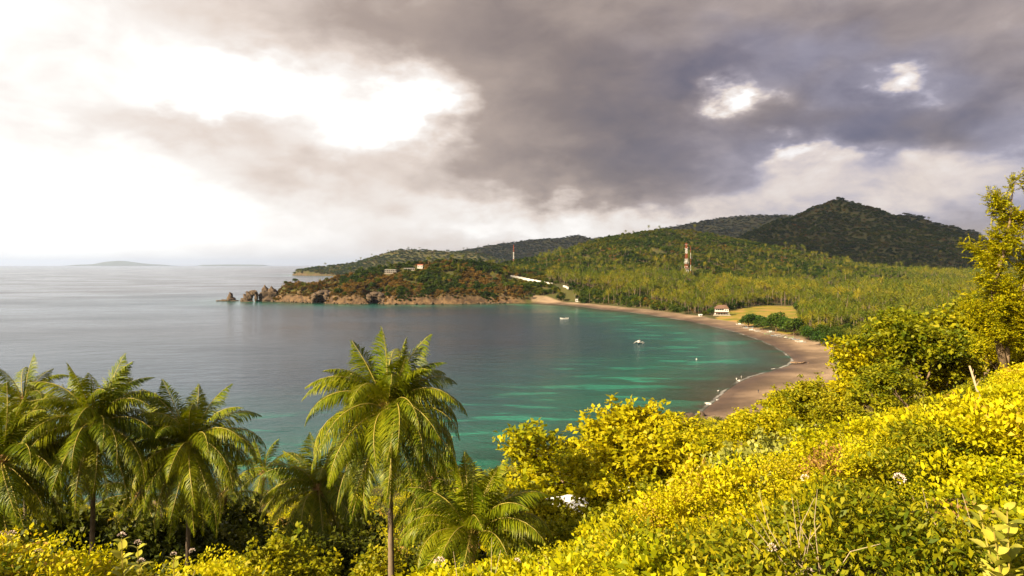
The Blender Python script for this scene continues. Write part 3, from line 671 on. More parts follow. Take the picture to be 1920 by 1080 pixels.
ST = [
    (1175, 785, 43, 0, 'ytree', 'wide yellow-crowned tree at the shore edge of the slope'),
    (1085, 815, 56, 2, 'ytree', 'yellow-leaved tree left of the wide yellow tree'),
    (1245, 800, 53, 3, 'ytree', 'yellow tree directly right of the wide yellow crown'),
    (1330, 790, 58, 1, 'ytree', 'yellow tree at the near end of the sandy beach'),
    (1410, 762, 60, 2, 'ytree', 'bright yellow tree below the person on the sand'),
    (1490, 738, 60, 0, 'ytree', 'bright yellow tree in front of the inner corner of the beach'),
    (1555, 722, 56, 3, 'gtree', 'green and yellow tree where the sand ends at right'),
    (1615, 690, 58, 1, 'gtree', 'green feathery-leaved tree right of the sand'),
    (1665, 640, 62, 2, 'ytree', 'golden tree rising left of the dense green tree'),
    (1745, 606, 56, 0, 'gtree', 'dense green tree with dark hollows left of the forked trunk'),
    (1700, 690, 46, 3, 'gtree', 'broad green tree in front of the dense green tree'),
    (1800, 640, 60, 1, 'gtree', 'green tree just behind the forked trunk'),
    (1850, 545, 66, 2, 'gtree', 'green tree on the skyline of the slope under the tall tree'),
    (1600, 760, 44, 1, 'gtree', 'green tree with drooping leaves in the middle of the slope'),
    (1530, 800, 42, 2, 'gtree', 'low green tree below the inner corner of the beach'),
    (1290, 850, 44, 1, 'gtree', 'green-gold tree in front of the near end of the beach'),
    (1370, 830, 42, 0, 'ytree', 'yellow-green tree in the middle of the right slope'),
    (1440, 850, 38, 3, 'gtree', 'low tree with green shade at the foot of the scrub slope'),
    (960, 868, 56, 1, 'ytree', 'small yellow tree beside the bare branched tree'),
    (1230, 905, 40, 2, 'gtree', 'green tree below the wide yellow tree'),
    (1108, 882, 40, 2, 'ytree', 'small yellow tree standing before the white roof'),
    (1050, 928, 40, 1, 'ytree', 'low yellow tree half covering the white roof'),
    (1000, 950, 37, 3, 'ytree', 'low yellowish tree at the left end of the white roof'),
    (1640, 655, 66, 0, 'ytree', 'yellow-green tree just behind the right end of the sand'), (1690, 618, 72, 3, 'gtree', 'green tree standing high behind the golden tree'),
    (1775, 585, 74, 2, 'gtree', 'green tree behind the dense green tree, near the valley palms'), (1830, 562, 70, 1, 'ytree', 'yellow-green tree left of the tall airy tree'),
    (1580, 700, 64, 2, 'ytree', 'yellow tree hiding the end of the sand'), (1450, 775, 50, 3, 'ytree', 'yellow tree in front of the bright yellow pair by the sand'),
    (1885, 640, 52, 0, 'ytree', 'yellow-green tree behind the forked trunk at the right edge'),
    (1690, 770, 38, 2, 'ytree', 'golden tree below the leaning pale pole'),
]
for (px, pt, Y, k, key, lab) in ST: slope_tree(px, pt - (10 if Y < 60 else 0), Y, k, key, lab, wsc=1.25)
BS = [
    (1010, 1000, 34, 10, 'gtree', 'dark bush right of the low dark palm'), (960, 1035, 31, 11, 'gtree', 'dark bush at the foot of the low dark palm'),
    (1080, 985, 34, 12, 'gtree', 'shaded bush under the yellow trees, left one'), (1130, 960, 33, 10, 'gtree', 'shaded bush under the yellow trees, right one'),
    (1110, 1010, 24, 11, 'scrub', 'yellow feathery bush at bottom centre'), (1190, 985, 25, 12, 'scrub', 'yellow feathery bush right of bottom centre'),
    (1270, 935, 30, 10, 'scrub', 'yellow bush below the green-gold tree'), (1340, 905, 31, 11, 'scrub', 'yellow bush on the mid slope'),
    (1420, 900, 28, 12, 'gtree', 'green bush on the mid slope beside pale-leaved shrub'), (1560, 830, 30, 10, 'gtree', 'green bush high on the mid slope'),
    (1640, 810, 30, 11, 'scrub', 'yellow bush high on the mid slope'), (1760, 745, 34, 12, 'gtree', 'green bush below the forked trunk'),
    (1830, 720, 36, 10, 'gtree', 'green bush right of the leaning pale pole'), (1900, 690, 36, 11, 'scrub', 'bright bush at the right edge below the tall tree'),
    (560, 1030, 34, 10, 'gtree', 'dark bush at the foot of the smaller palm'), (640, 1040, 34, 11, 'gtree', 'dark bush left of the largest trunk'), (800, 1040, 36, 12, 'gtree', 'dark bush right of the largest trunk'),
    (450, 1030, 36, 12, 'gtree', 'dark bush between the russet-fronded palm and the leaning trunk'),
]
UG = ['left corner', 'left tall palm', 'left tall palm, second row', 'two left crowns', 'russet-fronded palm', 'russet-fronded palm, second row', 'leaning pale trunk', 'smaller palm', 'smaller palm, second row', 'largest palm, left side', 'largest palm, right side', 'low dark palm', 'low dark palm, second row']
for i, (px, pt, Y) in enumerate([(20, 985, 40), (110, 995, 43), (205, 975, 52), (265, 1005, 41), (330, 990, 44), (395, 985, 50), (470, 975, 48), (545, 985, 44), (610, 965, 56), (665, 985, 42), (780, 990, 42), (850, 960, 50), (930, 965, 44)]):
    BS.append((px, pt, Y, 10 + i % 3, 'under', 'dark undergrowth shrub below the ' + UG[i]))  # these shrubs wear the leaf colour with the palms' shade in it
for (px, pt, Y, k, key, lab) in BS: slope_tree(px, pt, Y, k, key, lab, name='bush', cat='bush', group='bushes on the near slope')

# tall airy tree at the right edge, forked trunk low on the slope
def tall_tree():
    Y = 44; X, _, z = ground_at(1884, 0, Y); zb = P(1884, 680, Y)[2]; z = min(z, zb); H = P(1900, 318, Y)[2] - z
    g = np.random.default_rng(77); b = MB(); tips = []
    def px(a, bb): q = P(a, bb, Y); return Vector((q[0] - X, q[1] - Y, q[2] - z))
    stems = [([px(1884, 690), px(1872, 640), px(1858, 598), px(1862, 540), px(1880, 480), px(1893, 420), px(1900, 345)], [.26, .22, .17, .14, .11, .08, .03]),
             ([px(1886, 690), px(1888, 660), px(1892, 625), px(1910, 570), px(1930, 510), px(1950, 430)], [.2, .17, .14, .11, .08, .04])]
    for pts, rad in stems:
        b.tube(pts, rad, 8)
        for i in range(2, len(pts)):
            for k in range(5):
                t = g.random(); p = pts[i - 1].lerp(pts[i], t); a = g.random() * 6.28; L = g.uniform(1.0, 2.3) * (1.15 - .12 * i)
                d = Vector((math.cos(a), math.sin(a), g.uniform(.15, .8))).normalized(); q = [p]
                for s in range(4):
                    d = (d + Vector(g.normal(size=3) * .2) + Vector((0, 0, -.06))).normalized(); p = p + d * L / 4; q.append(p)
                    for _ in range(2):
                        e = p + Vector(g.normal(size=3) * .35); tips.append((e, d))
                b.tube(q, [.04, .03, .022, .015, .006], 5)
                tips.append((p, d))
        tips.append((pts[-1], Vector((0, 0, 1))))
    tree = empty('tall_tree', (X, Y, z)); tag(tree, 'tall airy tree with forked brown trunk at the right edge, against the sky', 'tree')
    b.build('trunk', M['bark'], tree, smooth=True)
    tp = np.array([t[0] for t in tips]); td = np.array([t[1] for t in tips]); n = len(tp)
    parts = []
    for rep in range(8):           # sprays of small leaflets on a thin stalk
        D = unit(td * .5 + g.normal(size=(n, 3)) * .6 + [0, 0, .1]); base = tp + g.normal(size=(n, 3)) * .15
        for s in range(9):
            C = base + D * (.06 + .075 * s)
            for sg in (-1, 1):
                Sd = unit(np.cross(D, [0, 0, 1.0]) * sg + D * .5 + g.normal(size=(n, 3)) * .15)
                parts.append(leaves(C, Sd, .15, .035, g, droop=.2))
    V, f, r = join(parts); me = mesh_np('crown', V, f, r); link('crown', me, M['ytree'], tree)
tall_tree()

# bare shrub and bare sticks
wd, _ = branch_tree(61, 5.2, .75, 0, 0, 0, bare=True, trunk_r=.13, levels=4, low=.26); wd.materials.append(M['palebark'])
X, Y, z = ground_at(1010, 0, 42); t = empty('bare_tree', (X, Y, z)); t.scale = (1.05,) * 3; tag(t, 'leafless pinkish-brown tree left of the yellow trees, before the white roof', 'tree'); link('trunk', wd, None, t)
def stick(name, a, c, r, label, cat, mat='palebark'):
    b = MB(); a = Vector(a); c = Vector(c); m = a.lerp(c, .5) + Vector((.06, 0, .05)); o = a
    b.tube([a - o, m - o, c - o], [r, r * .85, r * .6], 7)
    for k in range(3): p = m.lerp(c, .3 + .2 * k) - o; b.tube([p, p + Vector((random.uniform(-.3, .3), 0, .25))], [r * .35, r * .12], 5)
    tag(b.build(name, M[mat], loc=a, smooth=True), label, cat)
a = P(1848, 722, 30); stick('broken_branch', (a[0], a[1], Hh(a[0], a[1]) - .2), P(1818, 686, 30), .065, 'pale broken branch leaning out of the scrub below the forked trunk', 'branch')

# ---------------------------------------------------------------- scatter (ground cover and far woods only)
def scatter(name, templates, pts, rot, scl, idx, label, cat=None):
    c = bpy.data.collections.new(name + '_kinds')
    for i, (me, mat) in enumerate(templates):
        o = bpy.data.objects.new('%s_kind_%02d' % (name, i), me); c.objects.link(o)
        if not me.materials:
            for m in (mat if isinstance(mat, list) else [mat]): me.materials.append(m)
    me = bpy.data.meshes.new(name); pts = np.asarray(pts, np.float32); me.vertices.add(len(pts)); me.vertices.foreach_set('co', pts.ravel()); me.update()
    attr(me, 'rot', rot, 'FLOAT_VECTOR'); attr(me, 'scl', scl, 'FLOAT_VECTOR'); attr(me, 'idx', idx, 'INT')
    ng = bpy.data.node_groups.new(name + '_scatter', 'GeometryNodeTree')
    ng.interface.new_socket('Geometry', in_out='INPUT', socket_type='NodeSocketGeometry'); ng.interface.new_socket('Geometry', in_out='OUTPUT', socket_type='NodeSocketGeometry')
    N = ng.nodes.new; L = ng.links.new
    gi = N('NodeGroupInput'); go = N('NodeGroupOutput'); ip = N('GeometryNodeInstanceOnPoints'); ci = N('GeometryNodeCollectionInfo')
    ci.inputs['Collection'].default_value = c; ci.inputs['Separate Children'].default_value = True; ci.inputs['Reset Children'].default_value = True
    def na(n, t): q = N('GeometryNodeInputNamedAttribute'); q.data_type = t; q.inputs['Name'].default_value = n; return q.outputs['Attribute']
    ip.inputs['Pick Instance'].default_value = True
    L(gi.outputs[0], ip.inputs['Points']); L(ci.outputs[0], ip.inputs['Instance']); L(na('idx', 'INT'), ip.inputs['Instance Index'])
    L(na('rot', 'FLOAT_VECTOR'), ip.inputs['Rotation']); L(na('scl', 'FLOAT_VECTOR'), ip.inputs['Scale']); L(ip.outputs[0], go.inputs[0])
    o = bpy.data.objects.new(name, me); col.objects.link(o); md = o.modifiers.new('scatter', 'NODES'); md.node_group = ng
    tag(o, label, cat, kind='stuff'); return o

# scrub sprigs: mounds of small leaves on thin stems
def sprig(seed, n, rad, leaf, wide=.32, flat=.75):
    g = np.random.default_rng(seed); q = unit(g.normal(size=(n, 3))); q[:, 2] = np.abs(q[:, 2])
    cl = unit(g.normal(size=(9, 3))); cl[:, 2] = np.abs(cl[:, 2]); k = g.integers(0, 9, n)
    C = (cl[k] * .6 * g.uniform(.5, 1.2, (n, 1)) + q * .45) * rad * np.array([1, 1, flat]); A = q + g.normal(size=(n, 3)) * .7 + [0, 0, .3]
    return leaves(C, A, leaf * g.uniform(.5, 1.35, n), leaf * wide * g.uniform(.8, 1.2, n), g, droop=.15)
SPR = []
for i, (n, lf, wd_) in enumerate([(430, .060, .34), (330, .082, .36), (520, .046, .30), (300, .095, .24)]):
    V, f, r = sprig(200 + i, n, .5, lf, wd_); SPR.append((mesh_np('sprig%d' % i, V, f, r), M['scrub']))
V, f, r = sprig(210, 240, .5, .09, .2); SPR.append((mesh_np('sprig_green', V, f, r), M['gtree']))
def twigs(seed):
    g = np.random.default_rng(seed); b = MB()
    for i in range(16):
        a = g.random() * 6.28; e = g.uniform(.5, 1.4); L = g.uniform(.4, .95); d = Vector((math.cos(a) * math.cos(e), math.sin(a) * math.cos(e), math.sin(e)))
        p = Vector((g.normal() * .12, g.normal() * .12, 0)); q = p + d * L * .6; b.tube([p, q, q + (d + Vector(g.normal(size=3) * .3)).normalized() * L * .4], [.0045, .0035, .002], 4)
    return b.mesh('twigs')
SPR.append((twigs(3), M['palebark']))
def flowers(seed):
    g = np.random.default_rng(seed); n = 46; q = unit(g.normal(size=(n, 3))); q[:, 2] = np.abs(q[:, 2]); C = q * np.array([.09, .09, .05]) + [0, 0, .42]
    V, f, r = leaves(C * [.62, .62, 1], q + g.normal(size=(n, 3)) * .3, .026, .010, g); return mesh_np('flowerhead', V, f, r)
SPR.append((flowers(9), M['flower']))
V, f, r = sprig(220, 260, .5, .085, .3); SPR.append((mesh_np('sprig_under', V, f, r), M['under']))  # sprig with shade put into its leaf colour
V, f, r = sprig(230, 260, .5, .07, .3); SPR.append((mesh_np('sprig_dry', V, f, r), M['dryleaf']))
def scrub():
    P_, R_, S_, I_ = [], [], [], []
    g = np.random.default_rng(31)
    def region(x0, x1, y0, y1, step, sc, okf, dark=False):
        nx, ny = int((x1 - x0) / step), int((y1 - y0) / step); X, Y = np.meshgrid(np.linspace(x0, x1, nx), np.linspace(y0, y1, ny))
        X = (X + g.uniform(-.5, .5, X.shape) * step).ravel(); Y = (Y + g.uniform(-.5, .5, Y.shape) * step).ravel()
        k = okf(X, Y); X, Y = X[k], Y[k]; z = relief(X, Y)[0]
        n = len(X); lump = fbm(X / 3.2, Y / 3.2, 3, 61); z = z + np.clip((lump - .42) * 5.2, -.35, 1.9) * (.5 if y1 < 13 else .9 if y1 < 30 else .45)
        s = sc * g.uniform(.65, 1.35, n)
        idx = g.choice(7, n, p=[.26, .245, .235, .135, .09, .015, .02]); stand = fbm(X / 4, Y / 4, 2, 71); idx = np.where((stand > .585) & (idx < 4), 4, idx)
        low = (lump < .40) & (g.random(n) < .55); idx = np.where(low, 7, idx)  # shade of the hollows put in as darker-coloured sprigs
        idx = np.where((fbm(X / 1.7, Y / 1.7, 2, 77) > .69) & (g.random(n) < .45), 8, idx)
        if dark: idx = np.where(g.random(n) < .72, 7, idx)  # shade below the palms put in by the same dark sprigs
        P_.append(np.stack([X, Y, z], 1)); R_.append(np.stack([g.normal(size=n) * .25, g.normal(size=n) * .25, g.random(n) * 6.28], 1)); S_.append(np.stack([s, s, s * g.uniform(.8, 1.3, n)], 1)); I_.append(idx)
    infr = lambda X, Y: np.abs(X) < .86 * Y + 2.5
    side = lambda X, Y: ~infr(X, Y) & (X > -1.3 * Y - 4) & (X < 1.9 * Y + 10)
    region(-12, 14, 2.6, 12, .30, .86, infr)
    region(-14, 24, 12, 26, .42, 1.1, lambda X, Y: infr(X, Y) & (X > -12))
    region(-6, 46, 26, 64, .75, 1.55, lambda X, Y: infr(X, Y))
    region(-24, 44, .5, 26, .8, 1.5, lambda X, Y: side(X, Y) & ((Y > 2) | (X > 3)))
    region(-60, 120, 26, 90, 1.8, 2.6, side)
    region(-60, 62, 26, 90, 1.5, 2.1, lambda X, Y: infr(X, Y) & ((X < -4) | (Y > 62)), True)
    region(-170, 150, 90, 245, 3.0, 3.8, lambda X, Y: infr(X, Y) & (coast(X, Y)[0] > 5) & (sand_amount(X, Y, 0, *coast(X, Y)) < .4))
    scatter('scrub', SPR, np.concatenate(P_), np.concatenate(R_), np.concatenate(S_), np.concatenate(I_), 'dense yellow-green scrub and climbers covering the near slope')
scrub()

# ---------------------------------------------------------------- far woods
def far_palm(seed, nfr, nl, two=False, h=13.0):
    g = np.random.default_rng(seed); parts = []
    for i in range(nfr):
        q = (i + .5) / nfr; (V, f, r), _ = frond(seed * 50 + i, 4.6, 75 - 105 * q, 30 + 50 * q, nl, 1.05, .13 if nl < 20 else .08, .5 + .6 * q, two)
        parts.append((rotz(V, i * 2.4 + g.normal() * .2) + [0, 0, h], f, r))
    V, f, r = join(parts); crown = mesh_np('crown', V, f, r); crown.materials.append(M['grove'])
    b = MB(); lean = g.normal() * .6; b.tube([(lean, 0, -.5), (lean * .4, 0, h * .5), (0, 0, h)], [.24, .17, .13], 6); tr = b.mesh('trunk', True); tr.materials.append(M['ptrunk'])
    return tr, crown
def merged(tr, crown, name):
    """one mesh with two materials for the far wood"""
    me = bpy.data.meshes.new(name); import bmesh
    bm = bmesh.new(); bm.from_mesh(crown); n0 = len(bm.faces); bm.from_mesh(tr)
    bm.faces.ensure_lookup_table()
    for f in bm.faces[n0:]: f.material_index = 1
    bm.to_mesh(me); bm.free(); me.materials.append(crown.materials[0]); me.materials.append(tr.materials[0]); return me
GP = [far_palm(3 + i, 18, 16) for i in range(4)]
def far_tree(seed, lobes, per, rad, leaf, h, key):
    V, f, r = lobed_crown(seed, lobes, per, rad, leaf, (0, 0, h), .8); c = mesh_np('crown', V, f, r); c.materials.append(M[key])
    b = MB(); b.tube([(0, 0, -1), (.1, 0, h * .5), (0, .1, h)], [.35, .25, .15], 6)
    for k in range(4): a = k * 1.6 + seed; b.tube([(.05, 0, h * .55), (math.cos(a) * rad * .5, math.sin(a) * rad * .5, h * 1.05)], [.16, .05], 5)
    tr = b.mesh('trunk', True); tr.materials.append(M['bark']); return tr, c
FT = [far_tree(300 + i, 12, 30, 3.6, 1.25, 5.0, 'forest') for i in range(4)]
DT = [far_tree(320 + i, 12, 26, 3.0, 1.1, 3.6, 'dryforest') for i in range(2)]
NT = [far_tree(330 + i, 16, 90, 3.8, .75, 5.0, 'forest') for i in range(4)]
SHT = [far_tree(360 + i, 20, 120, 6.0, .95, 4.0, 'shoretree') for i in range(3)]
FMAT = None
TOWER = P(1287, 524, 1285)[:2]; HOUSE = G(1353, 591, 3.4)
def woods():
    g = np.random.default_rng(91); X_, Y_, S_ = [], [], []
    r = 300.0
    while r < 7200:
        s = 6.4 if r < 1300 else max(7.0, .0046 * r)
        n = int(R(86) * r / s); a = (np.arange(n) + g.uniform(0, 1, n)) / n * R(86) - R(43); rr = r + g.uniform(-1.0, 1.0, n) * s
        X_.append(rr * np.sin(a)); Y_.append(rr * np.cos(a)); S_.append(np.full(n, s)); r += s
    X = np.concatenate(X_); Y = np.concatenate(Y_); S_ = np.concatenate(S_)
    d, c = coast(X, Y); k = d > 8; X, Y, S_ = X[k], Y[k], S_[k]
    z, d, c = relief(X, Y); e = 3.0; zx = relief(X + e, Y)[0]; zy = relief(X, Y + e)[0]; sl = np.hypot(zx - z, zy - z) / e
    ok = (sand_amount(X, Y, z, d, c) < .25) & ~inpoly(X, Y, FIELD) & (np.hypot(X - HOUSE[0], Y - HOUSE[1]) > 17) & (np.hypot(X - TOWER[0] - 4, Y - TOWER[1] + 8) > 20) & ~((np.abs(X - TOWER[0] - 3) < 13) & (Y < TOWER[1]) & (Y > TOWER[1] - 70)) & ((d > 6) | (c < .5))
    near_line = (X > HOUSE[0] - 30) & (X < HOUSE[0] + 14) & (Y < HOUSE[1]) & (Y > HOUSE[1] - 60); ok &= ~near_line
    # keep the clear strip along the stepped wall and in front of the buildings on the headland
    for (px, py, Yc) in CLEAR:
        q = P(px, py, Yc); ok &= ~((np.abs(X - q[0]) < 7) & (Y < q[1] + 4) & (Y > q[1] - (36 if px > 940 else 15)))
    ok &= ~((X > P(515, 530, 1100)[0] - 40) & (X < P(618, 530, 1100)[0]) & (Y > 1060) & (Y < 1190) & (g.random(len(X)) < .8))
    Xc, Yc, dc = [], [], []
    xx = g.uniform(-420, 60, 26000); yy = g.uniform(1020, 1190, 26000); dd_, cc_ = coast(xx, yy); kk = (dd_ > 1.0 + 11 * np.clip(fbm(xx / 28, yy / 28, 2, 47) - .25, 0, 1)) & (dd_ < 45) & (cc_ > .6) & (g.random(26000) < np.interp(dd_, [1, 9, 45], [.5, .65, .25]))
    zz = relief(xx, yy)[0]
    X, Y, S_, z, d, c, sl, ok = (np.concatenate(q) for q in ((X, xx[kk]), (Y, yy[kk]), (S_, np.full(kk.sum(), 3.3)), (z, zz[kk] - .4), (d, dd_[kk]), (c, cc_[kk]), (sl, np.ones(kk.sum())), (ok, np.ones(kk.sum(), bool))))
    for (px, py, Yc) in CLEAR:
        q = P(px, py, Yc); ok &= ~((S_ < 4) & (np.abs(X - q[0]) < 7) & (Y < q[1] + 4) & (Y > q[1] - (36 if px > 940 else 15)))
    X, Y, S_, z, d, c, sl = (q[ok] for q in (X, Y, S_, z, d, c, sl))
    gap = (fbm(X / 34, Y / 34, 3, 97) > .66) & (S_ > 6) & (S_ < 7.5) & (d > 80) & (Y > 500); k = ~gap; X, Y, S_, z, d, c, sl = (q[k] for q in (X, Y, S_, z, d, c, sl))
    flat = (z < 34) & (sl < .22) & (X > 60) & (Y < 2600)
    pp = np.where(flat, .80, np.where((X > 60) & (z < 90) & (Y < 2300), .10, .02))
    pp = np.clip(pp - .75 * sstep(fbm(X / 60, Y / 60, 3, 101), .54, .66) * flat, 0, 1)
    palm = g.random(len(X)) < pp
    dist = np.hypot(X, Y)
    # which stand out singly: the 300 nearest palms in view and the nearest broad trees
    px = 960 + X / Y * F; pyc = HZ + (CAMH - z - 12) / Y * F
    occ = np.interp(px, [0, 1000, 1300, 1560, 1600, 1700, 1800, 1840, 1920], [600, 600, 700, 690, 640, 600, 555, 500, 400])
    vis = (px > 560) & (px < 1850) & (pyc < occ)
    order = np.argsort(dist); single = np.zeros(len(X), bool); np_, nt_ = 0, 0
    for i in order:
        if not vis[i]: continue
        if palm[i] and np_ < 300: single[i] = True; np_ += 1
        elif not palm[i] and nt_ < 150 and Y[i] < 1150: single[i] = True; nt_ += 1
    for i in np.nonzero(single)[0]:
        rz = g.random() * 6.28
        if palm[i]:
            tr, cr = GP[int(g.integers(0, 4))]; t = empty('grove_palm', (X[i], Y[i], z[i]), rz); sc = g.uniform(.72, 1.15); t.scale = (sc, sc, sc * g.uniform(.75, 1.3))
            tag(t, 'slender coconut palm in the crowded grove behind the beach', 'palm tree', 'coconut palms of the grove behind the beach')
        else:
            tr, cr = NT[int(g.integers(0, 4))]; t = empty('grove_tree', (X[i], Y[i], z[i]), rz); sc = g.uniform(.7, 1.25); t.scale = (sc, sc, sc * g.uniform(.85, 1.15))
            tag(t, 'rounded green broadleaf tree growing among the palms behind the beach', 'tree', 'broadleaf trees of the grove behind the beach')
        link('trunk', tr, None, t); link('crown', cr, None, t)
    m = ~single
    pm = m & palm; tm = m & ~palm
    def go(name, tmpl, sel, base, label, idx=None):
        n = sel.sum(); s = S_[sel] / base * g.uniform(.7, 1.25, n); s = np.where(S_[sel] < 4, g.uniform(.28, .7, n), s); s = np.where((S_[sel] > 4) & (S_[sel] < 7.01), g.uniform(.7, 1.3, n) * np.where(g.random(n) < .15, 1.45, 1) * (1.0 if name == 'palm_grove' else 1.15), s); s = np.minimum(s, 3.4); hz = np.minimum(1, 1.5 / s) * (g.uniform(.7, 1.3, n) if name == 'palm_grove' else 1)
        scatter(name, tmpl, np.stack([X[sel], Y[sel], z[sel] - np.where((s > 1.25) & (name == 'forest'), 3.4 * s * hz, .5)], 1), np.stack([g.normal(size=n) * .05, g.normal(size=n) * .05, g.random(n) * 6.28], 1), np.stack([s, s, s * hz * g.uniform(.8, 1.15, n)], 1), g.integers(0, len(tmpl), n) if idx is None else idx[sel], label)
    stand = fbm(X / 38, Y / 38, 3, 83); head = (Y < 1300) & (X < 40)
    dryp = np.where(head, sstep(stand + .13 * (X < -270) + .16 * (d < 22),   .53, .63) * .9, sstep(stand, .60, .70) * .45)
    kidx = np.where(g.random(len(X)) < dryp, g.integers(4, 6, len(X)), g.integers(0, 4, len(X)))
    print('woods', single.sum(), pm.sum(), tm.sum())
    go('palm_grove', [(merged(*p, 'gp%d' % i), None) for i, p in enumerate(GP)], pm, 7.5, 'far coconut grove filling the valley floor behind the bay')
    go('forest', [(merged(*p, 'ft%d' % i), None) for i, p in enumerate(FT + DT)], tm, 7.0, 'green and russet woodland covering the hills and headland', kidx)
_wp = [(px_, hit(px_, 519.5 + (px_ - 958) * .1987, 1060, 1420)[1]) for px_ in np.linspace(955, 1070, 14)]
_wy = np.poly1d(np.polyfit([q[0] for q in _wp], [q[1] for q in _wp], 2))          # a smooth road line over the slope
def WALLP(px, py): Y = float(_wy(px)); return P(px, py, Y)
CLEAR = [(px_, 0, float(_wy(px_))) for px_ in np.linspace(957, 1068, 13)] + [(q_, 0, hit(q_, p_, 1080, 1240)[1] + 3) for q_, p_ in ((722, 513), (732, 513), (742, 513), (758, 507.5), (767, 507.5), (776, 507.5), (788, 503))]
woods()
# big round trees along the back of the beach
for (px, py, k, sc, lab) in [(1404, 612, 0, 1.45, 'dark round tree at the left end of the beached boats'), (1430, 616, 1, 1.35, 'dark green tree second from the grass field on the beach'),
                             (1455, 620, 2, 1.75, 'tallest dark round tree behind the beached boats'), (1489, 628, 0, 1.6, 'spreading dark tree above the right beached boats'),
                             (1516, 636, 1, 1.1, 'small dark tree at the right end of the beached boats'), (1335, 590, 2, .9, 'dark tree touching the left side of the white house'),
                             (1310, 587, 0, .8, 'green beach tree left of the white house'), (1290, 584, 1, .8, 'green beach tree at the sandy bend, third left of the house'),
                             (1262, 582, 2, .85, 'green beach tree fourth left of the house'), (1225, 578, 0, .8, 'green beach tree left of the straight beach'), (1200, 575, 1, .8, 'green beach tree near the middle of the far beach'),
                             (1418, 611, 2, 1.2, 'dark tree squeezed between the two leftmost round trees'), (1472, 622, 1, 1.4, 'dark round tree between the tallest and the spreading one'), (1540, 646, 0, 1.1, 'dark tree where the beach bends, right of the boats'),
                             (1500, 583, 2, 1.0, 'dark tree at the far right corner of the grass field')]:
    x, y = G(px, py, 3.2); tr, cr = SHT[k]; t = empty('shore_tree', (x, y, Hh(x, y)), random.random() * 6); t.scale = (sc,) * 3; tag(t, lab, 'tree', 'round trees along the beach'); link('trunk', tr, None, t); link('crown', cr, None, t)

# ================================================================ rocks
def blob(parts, seed, amp=.22, res=4):
    """lumpy rock from overlapping ellipsoids (cx,cy,cz,rx,ry,rz)"""
    import bmesh
    Vs, Fs, o = [], [], 0; g = np.random.default_rng(seed)
    for (cx, cy, cz, rx, ry, rz) in parts:
        bm = bmesh.new(); bmesh.ops.create_icosphere(bm, subdivisions=res, radius=1); v = np.array([p.co[:] for p in bm.verts]); f = np.array([[q.index for q in t.verts] for t in bm.faces]); bm.free()
        s = seed * 1.7
        n = fbm(v[:, 0] * 1.6 + v[:, 2] * 2.1 + s, v[:, 1] * 1.6 - v[:, 2] * 1.3 + s, 4, seed) - .5; n = n + .55 * (np.abs(fbm(v[:, 0] * 4 - v[:, 2] * 3 + s, v[:, 1] * 4 + v[:, 2] * 3 - s, 4, seed + 5) - .5) - .12)
        v = v * (1 + amp * 2 * n[:, None]); v = v * [rx, ry, rz] + [cx, cy, cz]
        Vs.append(v); Fs.append(f + o); o += len(v)
    return mesh_np('rock', np.concatenate(Vs), np.concatenate(Fs))
def rock(name, px, py, parts, seed, label, cat='rock', group=None, Y=None, amp=.55):
    x, y = G(px, py) if Y is None else ((px - 960) / F * Y, Y)
    return tag(link(name, blob(parts, seed, amp), M['rock'], loc=(x, y, 0)), label, cat, group)
U = 1120 / F       # metres per photo pixel at the headland's tip
rock('sea_stack', 430, 564.5, [(1, 0, 3, 4.8, 4, 6.5), (2, 0, 8, 3.2, 3, 6.5), (2.5, 1, 3, 6.5, 4, 4), (-7, 0, .8, 9, 4, 2.0), (8, 0, .2, 7, 4, 1.8)], 4, 'lone pointed sea stack on a low rock shelf left of the headland')
rock('sea_rock', 408, 564.8, [(0, 0, .3, 2.6, 2, 1.4), (2.2, 0, .1, 2, 1.6, 1)], 7, 'tiny dark rock awash left of the sea stack')
rock('rock_arch', 470, 565.5, [(-7, 0, 5, 6, 5, 8), (-2, 0, 9, 7, 5, 8.5), (-12, 0, 2, 5, 4, 4), (5, 0, 14.5, 5.5, 4, 4.6), (9.5, 0, 7, 3.0, 4, 9), (-4, -2, 0, 9, 4, 2)], 11, 'golden rock arch with a small hole at the headland tip')
rock('headland_rock', 500, 565, [(-4, 2, 10, 8, 6, 13), (6, 5, 9, 10, 8, 12), (0, -2, 1, 14, 5, 4)], 13, 'jagged brown rock knob joining the arch to the headland')
rock('cave_rock', 601, 568.6, [(-9, 12, 10.5, 7, 10, 6), (9.5, 12, 11, 7, 10, 6.5), (0, 19, 15, 10, 14, 5), (-12, 8, 4, 4, 7, 7), (13, 8, 4, 4, 7, 7)], 17, 'rock mass around the dark sea cave in the headland')
rock('cave_rock', 708, 570, [(-14, 12, 9.5, 6, 10, 5.5), (3, 13, 10, 6, 10, 6), (-6, 19, 13.5, 9, 14, 4.5), (9, 8, 3.5, 4, 7, 6)], 19, 'rock overhang above the dark cleft in the middle of the headland')
RK = [(blob([(0, 0, 0, 1.4, 1, .8)], 60 + i, .35, 2), M['rock']) for i in range(3)]
